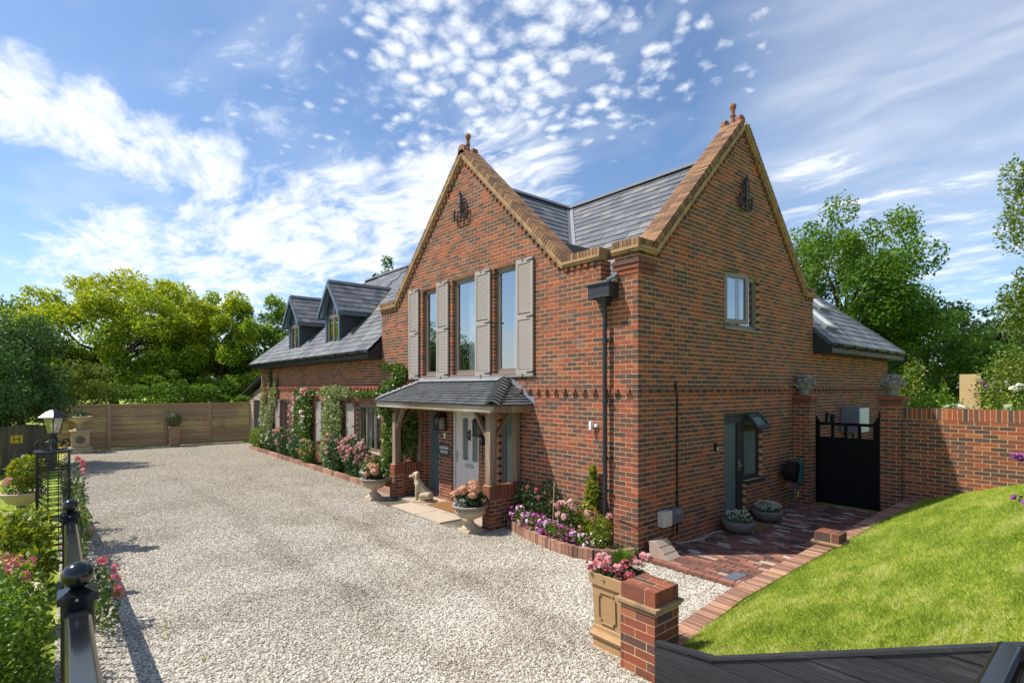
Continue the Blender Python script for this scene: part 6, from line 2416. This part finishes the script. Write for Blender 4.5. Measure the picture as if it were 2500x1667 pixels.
tree('low_tree', 'low dark shrub overhanging the middle of the woven fence', (-24.6, -2.6, 0), (-25.0, -2.0, 1.9), (1.3, 2.6, 1.6), 70, 17000, .13, 'leaf_mid', .1, .2, .4, warm=.1, branches=10)
tree('low_tree', 'silvery shrub above the fence beside the holly', (-24.8, -6.4, 0), (-24.6, -6.3, 2.2), (1.2, 2.0, 1.6), 55, 14000, .12, 'leaf_light', .1, .25, .4, branches=10)
tree('distant_tree', 'small tree top showing above the wing roof', (-31.5, 12.5, 0), (-31.4, 12.5, 9.3), (2.1, 2.1, 2.9), 40, 6000, .26, 'leaf_oak', .25, .22, .4, branches=8)
tree('oak_tree', 'large green oak rising behind the rear wing', (-5.2, 25.4, 0), (-5.3, 25.3, 7.0), (4.1, 4.1, 5.1), 150, 62000, .20, 'leaf_oak', .38, .175, .40, warm=.55, branches=26)
tree('oak_tree', 'lower spreading green tree to the right of the oak', (-2.6, 29.5, 0), (-2.7, 29.3, 3.4), (3.2, 3.2, 3.5), 85, 28000, .18, 'leaf_oak', .25, .2, .4, warm=.2, branches=14)
tree('distant_tree', 'dark distant tree beyond the garden wall', (-5.6, 51, 0), (-5.6, 51, 5.2), (4.8, 4.8, 4.2), 70, 15000, .34, 'leaf_far', .4, .2, .35, branches=18)
tree('distant_tree', 'dark far tree half hidden by the light leaved tree on the right', (.5, 53, 0), (.3, 53, 4.6), (4.2, 4.2, 4.0), 60, 12000, .34, 'leaf_far', .4, .2, .35, branches=14)
tree('distant_tree', 'dark hedge tree far behind the gate pier', (-11.5, 48, 0), (-11.5, 48, 4.2), (4.5, 4.5, 3.8), 60, 12000, .34, 'leaf_far', .4, .2, .35, branches=12)
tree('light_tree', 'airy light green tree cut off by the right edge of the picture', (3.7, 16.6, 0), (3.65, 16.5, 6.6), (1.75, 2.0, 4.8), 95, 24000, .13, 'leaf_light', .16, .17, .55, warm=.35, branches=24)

bush('flowering_shrub', 'yellow-green shrub with white flowers behind the garden wall', 'shrub', (2.9, 14.6, .5), [((2.6, 14.5, 2.4), (.95, .95, 1.25), 5200), ((3.4, 14.6, 2.0), (.9, .9, 1.2), 2500)], .10, 'leaf_light',
     [('petal_white', .10, 14, [((2.75, 13.75, 2.3), (.5, .35, .6), 16), ((2.9, 13.6, 1.7), (.5, .3, .3), 8)]), ('petal_violet', .07, 10, [(1.95, 13.5, 2.75), (2.0, 13.5, 2.6)])])
bush('garden_shrub', 'green shrub with a tall seed spike behind the brick wall', 'shrub', (.9, 12.6, .3), [((.9, 12.8, 1.7), (.9, .7, .75), 2800), ((1.25, 12.6, 2.2), (.12, .12, .6), 300)], .09, 'leaf_mid', [('petal_white', .09, 10, [((1.5, 12.4, 1.95), (.25, .2, .12), 7)])])
bush('garden_shrub', 'pale green shrub next to the pier beyond the wall', 'shrub', (-.35, 14.8, .1), [((-.3, 15, 1.7), (1.0, .9, 1.2), 3000), ((.0, 15, 2.7), (.4, .4, .8), 700)], .11, 'leaf_light')
bush('garden_shrub', 'wide hedge of mixed green behind the garden wall', 'hedge', (2.3, 10.5, .6), [((3.4, 10.5, 1.5), (1.4, .7, .75), 3400), ((1.7, 11.2, 1.35), (.8, .6, .65), 1500)], .08, 'leaf_mid', [('petal_white', .06, 10, [((2.2, 10.2, 1.95), (.5, .3, .15), 10)])])
bush('buddleia', 'wispy purple buddleia leaning in at the right edge', 'shrub', (4.55, 1.7, 1.1), [((4.3, 1.75, 2.0), (.26, .3, .3), 120), ((4.35, 1.7, 1.45), (.3, .3, .25), 110)], .13, 'leaf_bright',
     [('petal_violet', .035, 8, [((4.02, 1.66, 1.78), (.09, .03, .03), 9), ((4.0, 1.62, 1.30), (.10, .03, .03), 9)])], aspect=.25, stem_n=14)

# ------------------------------------------------------------------ climbers on the wing and porch
bush('climbing_rose', 'climber with thin bare stems on the far left of the wing wall', 'climber', (-18.7, -.15, .08),
     [((-19.3, -.10, 1.5), (.28, .10, 1.2), 1440), ((-18.6, -.12, .95), (.65, .16, .85), 3360), ((-18.55, -.06, 2.9), (.10, .05, .60), 800), ((-17.65, -.07, 2.4), (.12, .06, .65), 672), ((-18.1, -.1, 2.1), (.3, .08, .5), 672)], .075, 'leaf_variegated',
     [('petal_white', .045, 8, [((-18.9, -.22, 1.1), (.6, .1, .6), 26)])], stem_n=16)
bush('climbing_rose', 'tall green climber with pale pink roses right of the left wing window', 'climber', (-14.4, -.15, .08),
     [((-14.35, -.14, 1.55), (.88, .16, .95), 5760), ((-14.4, -.16, .75), (.75, .18, .6), 2560), ((-14.2, -.14, 2.36), (1.05, .14, .2), 1920)], .085, 'leaf_vine',
     [('petal_pink', .085, 14, [((-14.6, -.27, 1.75), (.75, .06, .6), 16), ((-13.75, -.26, 2.4), (.3, .05, .14), 7), (-15.35, -.25, 1.55), (-15.45, -.25, 1.3)]), ('petal_white', .07, 12, [((-14.3, -.28, 1.5), (.7, .06, .8), 18)])])
bush('climbing_jasmine', 'cream variegated climber covering the wall between the wing windows', 'climber', (-11.6, -.15, .08),
     [((-11.55, -.15, 1.4), (.72, .17, 1.15), 6080), ((-11.5, -.20, .5), (.80, .22, .5), 2400), ((-11.3, -.15, 2.42), (1.3, .14, .2), 2400)], .08, 'leaf_variegated', [('petal_rose', .06, 12, [(-11.3, -.36, 1.1), (-11.2, -.36, 1.0), (-11.45, -.36, .93)])])
bush('climbing_vine', 'garland of green leaves trained along the string course to the porch', 'climber', (-8.5, -.10, 2.3),
     [((-9.4, -.09, 2.38), (.75, .09, .10), 1120), ((-8.4, -.09, 2.42), (.6, .09, .10), 832), ((-7.75, -.10, 2.62), (.45, .10, .16), 1280), ((-7.25, -.10, 2.92), (.34, .11, .26), 1600), ((-7.95, -.08, 3.12), (.42, .07, .09), 528)], .07, 'leaf_vine')
bush('climbing_vine', 'dense green jasmine smothering the left porch post', 'climber', (-6.55, -.45, .1),
     [((-6.75, -.50, 1.52), (.40, .26, .66), 4000), ((-6.38, -.33, 1.48), (.20, .26, .62), 2400), ((-7.0, -.45, .85), (.36, .22, .6), 2400), ((-6.7, -.72, 2.05), (.42, .16, .14), 1120)], .075, 'leaf_vine', [('petal_white', .045, 8, [((-6.8, -.74, 1.9), (.3, .05, .2), 5)])])

# ------------------------------------------------------------------ the wing's flower bed
B = [
    ('geranium', 'bright green leafy geranium clump at the far end of the long bed', (-18.9, -.42), (.62, .22, .40), 1700, .085, 'leaf_bright', None, 0),
    ('rose_bush', 'green bush with white roses below the leftmost wing window', (-17.2, -.38), (.75, .24, .38), 1600, .06, 'leaf_dark', ('petal_white', .075, 16), 0),
    ('rose_bush', 'bush of pink roses left of the tall climber', (-15.6, -.40), (.75, .24, .46), 1800, .06, 'leaf_dark', ('petal_pink', .085, 30), .12),
    ('rose_bush', 'dark green rose bush at the foot of the pink flowered climber', (-13.9, -.42), (.70, .24, .42), 1900, .06, 'leaf_dark', ('petal_white', .07, 7), 0),
    ('rose_bush', 'low bush of salmon pink roses left of the cream climber', (-12.8, -.48), (.48, .22, .40), 1400, .06, 'leaf_vine', ('petal_salmon', .085, 18), .02),
    ('rose_bush', 'pink rose bush right of the cream climber', (-10.6, -.42), (.55, .25, .52), 1900, .06, 'leaf_dark', ('petal_pink', .085, 24), .1),
    ('rose_bush', 'large bush of massed pale pink roses below the right wing window', (-9.2, -.40), (.80, .27, .50), 2400, .06, 'leaf_dark', ('petal_pink', .10, 62), .16),
    ('rose_bush', 'small bush of pale pink roses just left of the far urn', (-8.0, -.46), (.50, .22, .36), 1300, .06, 'leaf_vine', ('petal_pink', .085, 20), .02),
]
for nm, lab, (x, y), r, n, lf, m, fl, dz in B:
    n = int(n * 1.7)
    zc = .08 + r[2] * .95 + dz
    spec = None
    if fl: spec = [(fl[0], fl[1] * .62, 12, [((x, y - .08, zc + r[2] * .30), (r[0] * .95, r[1], r[2] * .80), int(fl[2] * 1.25))])]
    bush(nm, lab, 'bush', (x, y, .08), [((x, y, zc), r, n), ((x + .1, y, .08 + .2), (r[0] * .8, r[1] * .8, .2), n // 4)], lf, m, spec)

# ------------------------------------------------------------------ corner bed
bush('petunia', 'bank of purple and white striped petunias along the curved bed edge', 'flowers', (-1.5, -.45, .09), [((-2.2, -.36, .24), (.32, .12, .15), 1000), ((-1.7, -.47, .24), (.42, .13, .15), 1400), ((-1.15, -.54, .24), (.42, .13, .15), 1400), ((-.75, -.50, .22), (.25, .12, .12), 600)], .045, 'leaf_bright',
     [('petal_purple', .042, 9, [((-2.2, -.42, .30), (.34, .10, .16), 46), ((-1.7, -.53, .28), (.45, .10, .17), 60), ((-1.15, -.60, .27), (.45, .10, .17), 58), ((-.72, -.56, .22), (.25, .08, .12), 20)])], stem_n=14)
bush('rose_bush', 'loose rose bush with small pink blooms against the shaded wall by the porch', 'bush', (-2.2, -.2, .09), [((-2.25, -.20, .52), (.34, .13, .38), 900), ((-1.75, -.18, .66), (.25, .10, .34), 420)], .05, 'leaf_dark', [('petal_rose', .045, 10, [(-2.15, -.30, .80), (-1.95, -.28, .78), (-1.88, -.3, .66), (-1.55, -.28, .62)])])
bush('rose_bush', 'pale pink roses in the middle of the corner bed', 'bush', (-1.2, -.22, .09), [((-1.2, -.24, .46), (.30, .14, .28), 800)], .05, 'leaf_vine', [('petal_pink', .06, 12, [((-1.22, -.34, .58), (.26, .06, .16), 9)])])
bush('clematis', 'yellowing clematis twining up a tall cane obelisk against the wall', 'climber', (-.82, -.18, .09), [((-.82, -.16, .45), (.20, .11, .34), 520), ((-.80, -.13, .88), (.12, .09, .26), 300), ((-.78, -.12, 1.18), (.06, .06, .16), 110)], .085, 'leaf_lime')
bush('lavender', 'grassy bush with pale pink pompom flowers near the house corner', 'bush', (-.45, -.34, .09), [((-.45, -.34, .38), (.20, .15, .26), 900)], .06, 'leaf_lime', [('petal_pink', .05, 12, [((-.45, -.38, .60), (.26, .12, .10), 6), (-.72, -.5, .4), (-.66, -.5, .28)]), ('petal_white', .03, 8, [((-.5, -.5, .25), (.25, .1, .12), 14)])], aspect=.2)
cn = MB().tube([(-1.52, -.3, .09), (-1.5, -.28, .98)], .007, 6)
tag(cn.build('garden_cane', 'new_wood', None, loc=(-1.5, -.3, .09)), 'thin wooden cane standing among the roses in the corner bed', 'cane')


# ------------------------------------------------------------------ planted pots
def hydrangea(x, y, z, label, heads, mm):
    t = thing('hydrangea', label, 'hydrangea', (x, y, z), 'hydrangeas in the stone urns')
    q = ell(150, (x, y, z + .13), (.26, .26, .15), .35)
    leaves('foliage', q, .145, 'leaf_dark', t, RS.uniform(0, .8, 150), aspect=.62, up=.8)
    st = MB()
    P, N_ = [], []
    for (dx, dy, dz, rr) in heads:
        c = np.array([x + dx, y + dy, z + dz])
        st.tube([(x + dx * .3, y + dy * .3, z), tuple(c)], .006, 5)
        d = unit(RS.normal(size=(230, 3)) + np.array([0, 0, .3]))
        P.append(c + d * np.array([rr, rr, rr * .72]) * RS.uniform(.85, 1.05, (230, 1)))
        N_.append(d)
    st.build('stem', 'stem', t)
    P, N_ = np.concatenate(P), np.concatenate(N_)
    leaves('flower_head', P, .036, mm, t, RS.uniform(0, 1, len(P)), normal=N_ * 1.6, aspect=.95)
    leaves('trailing_foliage', ell(160, (x - .08, y - .16, z + .02), (.2, .1, .06), .2), .05, 'white_leaf', t, RS.uniform(0, 1, 160))
    return t


hydrangea(-2.80, -1.08, .49, 'hydrangea with five creamy pink flower heads in the near urn', [(-.24, -.16, .16, .10), (-.10, -.14, .24, .105), (.05, .02, .36, .12), (.02, -.18, .29, .11), (.18, -.05, .31, .11), (.24, -.12, .22, .075)], 'petal_salmon')
hydrangea(-6.50, -1.14, .49, 'hydrangea with salmon heads and white blossom in the urn left of the porch', [(-.06, -.05, .26, .115), (.10, -.05, .24, .12), (.22, -.1, .18, .10), (.05, -.2, .12, .08)], 'petal_salmon')
bush('daisy', 'white daisies spilling from the left side of the far urn', 'flowers', (-6.66, -1.24, .49), [((-6.68, -1.25, .58), (.14, .12, .09), 200)], .05, 'leaf_bright', [('petal_white', .03, 8, [((-6.68, -1.27, .60), (.16, .13, .10), 34)])], stems=False)
bush('pot_petunia', 'pink petunias round a tuft of fine grass in the chimney pot', 'flowers', (cpx, cpy, czb + .66), [((cpx, cpy, czb + .71), (.20, .20, .07), 420)], .04, 'leaf_dark',
     [('petal_rose', .038, 10, [((cpx - .12, cpy - .12, czb + .76), (.12, .10, .06), 12), ((cpx + .14, cpy - .05, czb + .77), (.10, .12, .07), 12)]), ('petal_pink', .04, 10, [((cpx, cpy - .12, czb + .75), (.2, .1, .06), 10), ((cpx - .16, cpy + .05, czb + .78), (.08, .12, .06), 8), ((cpx + .15, cpy + .12, czb + .82), (.10, .08, .05), 9)])], stems=False)
gt_ = MB()
for k in range(230):
    a_ = R.uniform(0, 6.283)
    rr = R.uniform(.02, .16)
    h = R.uniform(.18, .30)
    b_ = Vector((cpx + .03 * math.cos(a_), cpy + .03 * math.sin(a_) + .04, czb + .66))
    e_ = b_ + Vector((rr * math.cos(a_), rr * math.sin(a_), h))
    m_ = b_.lerp(e_, .55) + Vector((-rr * .15 * math.cos(a_), -rr * .15 * math.sin(a_), .03))
    s_ = Vector((-math.sin(a_), math.cos(a_), 0)) * .0035
    gt_.add([b_ - s_, b_ + s_, m_ + s_, m_ - s_, e_], [(0, 1, 2, 3), (3, 2, 4)], R.random())
gto = gt_.build('grass_tuft', 'leaf_oak', None, loc=(cpx, cpy, czb + .66))
tag(gto, 'tuft of fine upright green grass in the buff chimney pot', 'grass plant')

# ------------------------------------------------------------------ left garden
zr1 = gz(-.5, -6.6)
bush('rose_bush', 'big leafy rose bush behind the railing at the lower left', 'bush', (-.45, -7.05, zr1), [((-.50, -6.98, zr1 + .48), (.62, .32, .42), 4200), ((-.15, -6.95, zr1 + .25), (.45, .28, .28), 1500)], .048, 'leaf_bright',
     [('petal_salmon', .05, 12, [((-.95, -7.1, zr1 + .80), (.28, .22, .12), 22)]), ('petal_rose', .04, 10, [((-.6, -6.85, zr1 + .85), (.25, .1, .06), 5)])], stem_n=14)
bush('hydrangea_bush', 'lime green large leaved bush behind the railing on the left', 'bush', (-3.9, -7.1, .08), [((-3.95, -7.0, .78), (.48, .34, .30), 750), ((-3.5, -6.9, .45), (.35, .25, .3), 420)], .125, 'leaf_lime', None, up=.6, aspect=.42, stem_n=20)
bush('rose_bush', 'thin rose with coral blooms between the trellis lamp and the drive', 'bush', (-6.4, -6.42, .0), [((-6.3, -6.42, .75), (.30, .14, .55), 700), ((-7.3, -6.42, .55), (.5, .12, .4), 500)], .05, 'leaf_vine', [('petal_rose', .055, 12, [(-6.75, -6.36, 1.32), (-6.7, -6.34, 1.26), (-6.55, -6.34, 1.17), (-6.9, -6.4, 1.35)])])
bush('rose_bush', 'sparse pink rose leaning through the railing over the gravel', 'bush', (-2.0, -6.42, .25), [((-1.7, -6.33, .62), (.32, .11, .22), 240), ((-1.2, -6.30, .56), (.3, .12, .2), 160)], .055, 'leaf_vine', [('petal_rose', .048, 14, [(-1.75, -6.20, .76), (-1.55, -6.22, .70), (-1.45, -6.2, .64), (-1.75, -6.3, .86), (-1.95, -6.3, .8), (-1.5, -6.2, .58)])])
bush('rose_bush', 'low bushy roses along the foot of the railing near the lamp', 'bush', (-4.9, -6.45, .03), [((-4.9, -6.42, .5), (.7, .14, .42), 900)], .055, 'leaf_vine', [('petal_rose', .045, 10, [((-4.9, -6.35, .7), (.6, .08, .2), 6)])])
bush('yellow_flower', 'small yellow flower stems just right of the trellis lamp', 'flowers', (-7.6, -6.62, 0), [((-7.6, -6.6, 1.05), (.12, .1, .35), 130)], .05, 'leaf_lime', [('yellow_plate', .035, 8, [((-7.6, -6.58, 1.45), (.16, .08, .12), 8)])])
N = 170
fx = RS.uniform(-21, 2, N)
fy = np.where(RS.uniform(size=N) < .6, -6.3 + np.abs(RS.normal(0, .5, N)), -.75 - np.abs(RS.normal(0, .45, N)))
fp3 = np.stack([fx, fy, np.array([gz(a, b) + .018 for a, b in zip(fx, fy)])], axis=1)
lit = leaves('fallen_leaves', fp3, .045, 'leaf_lime', None, RS.uniform(.2, 1, N), up=3.0, origin=(0, 0, 0))
tag(lit, 'scattered small fallen leaves and petals along the edges of the gravel', 'leaves', kind='stuff')
print('all done', len(bpy.data.objects))
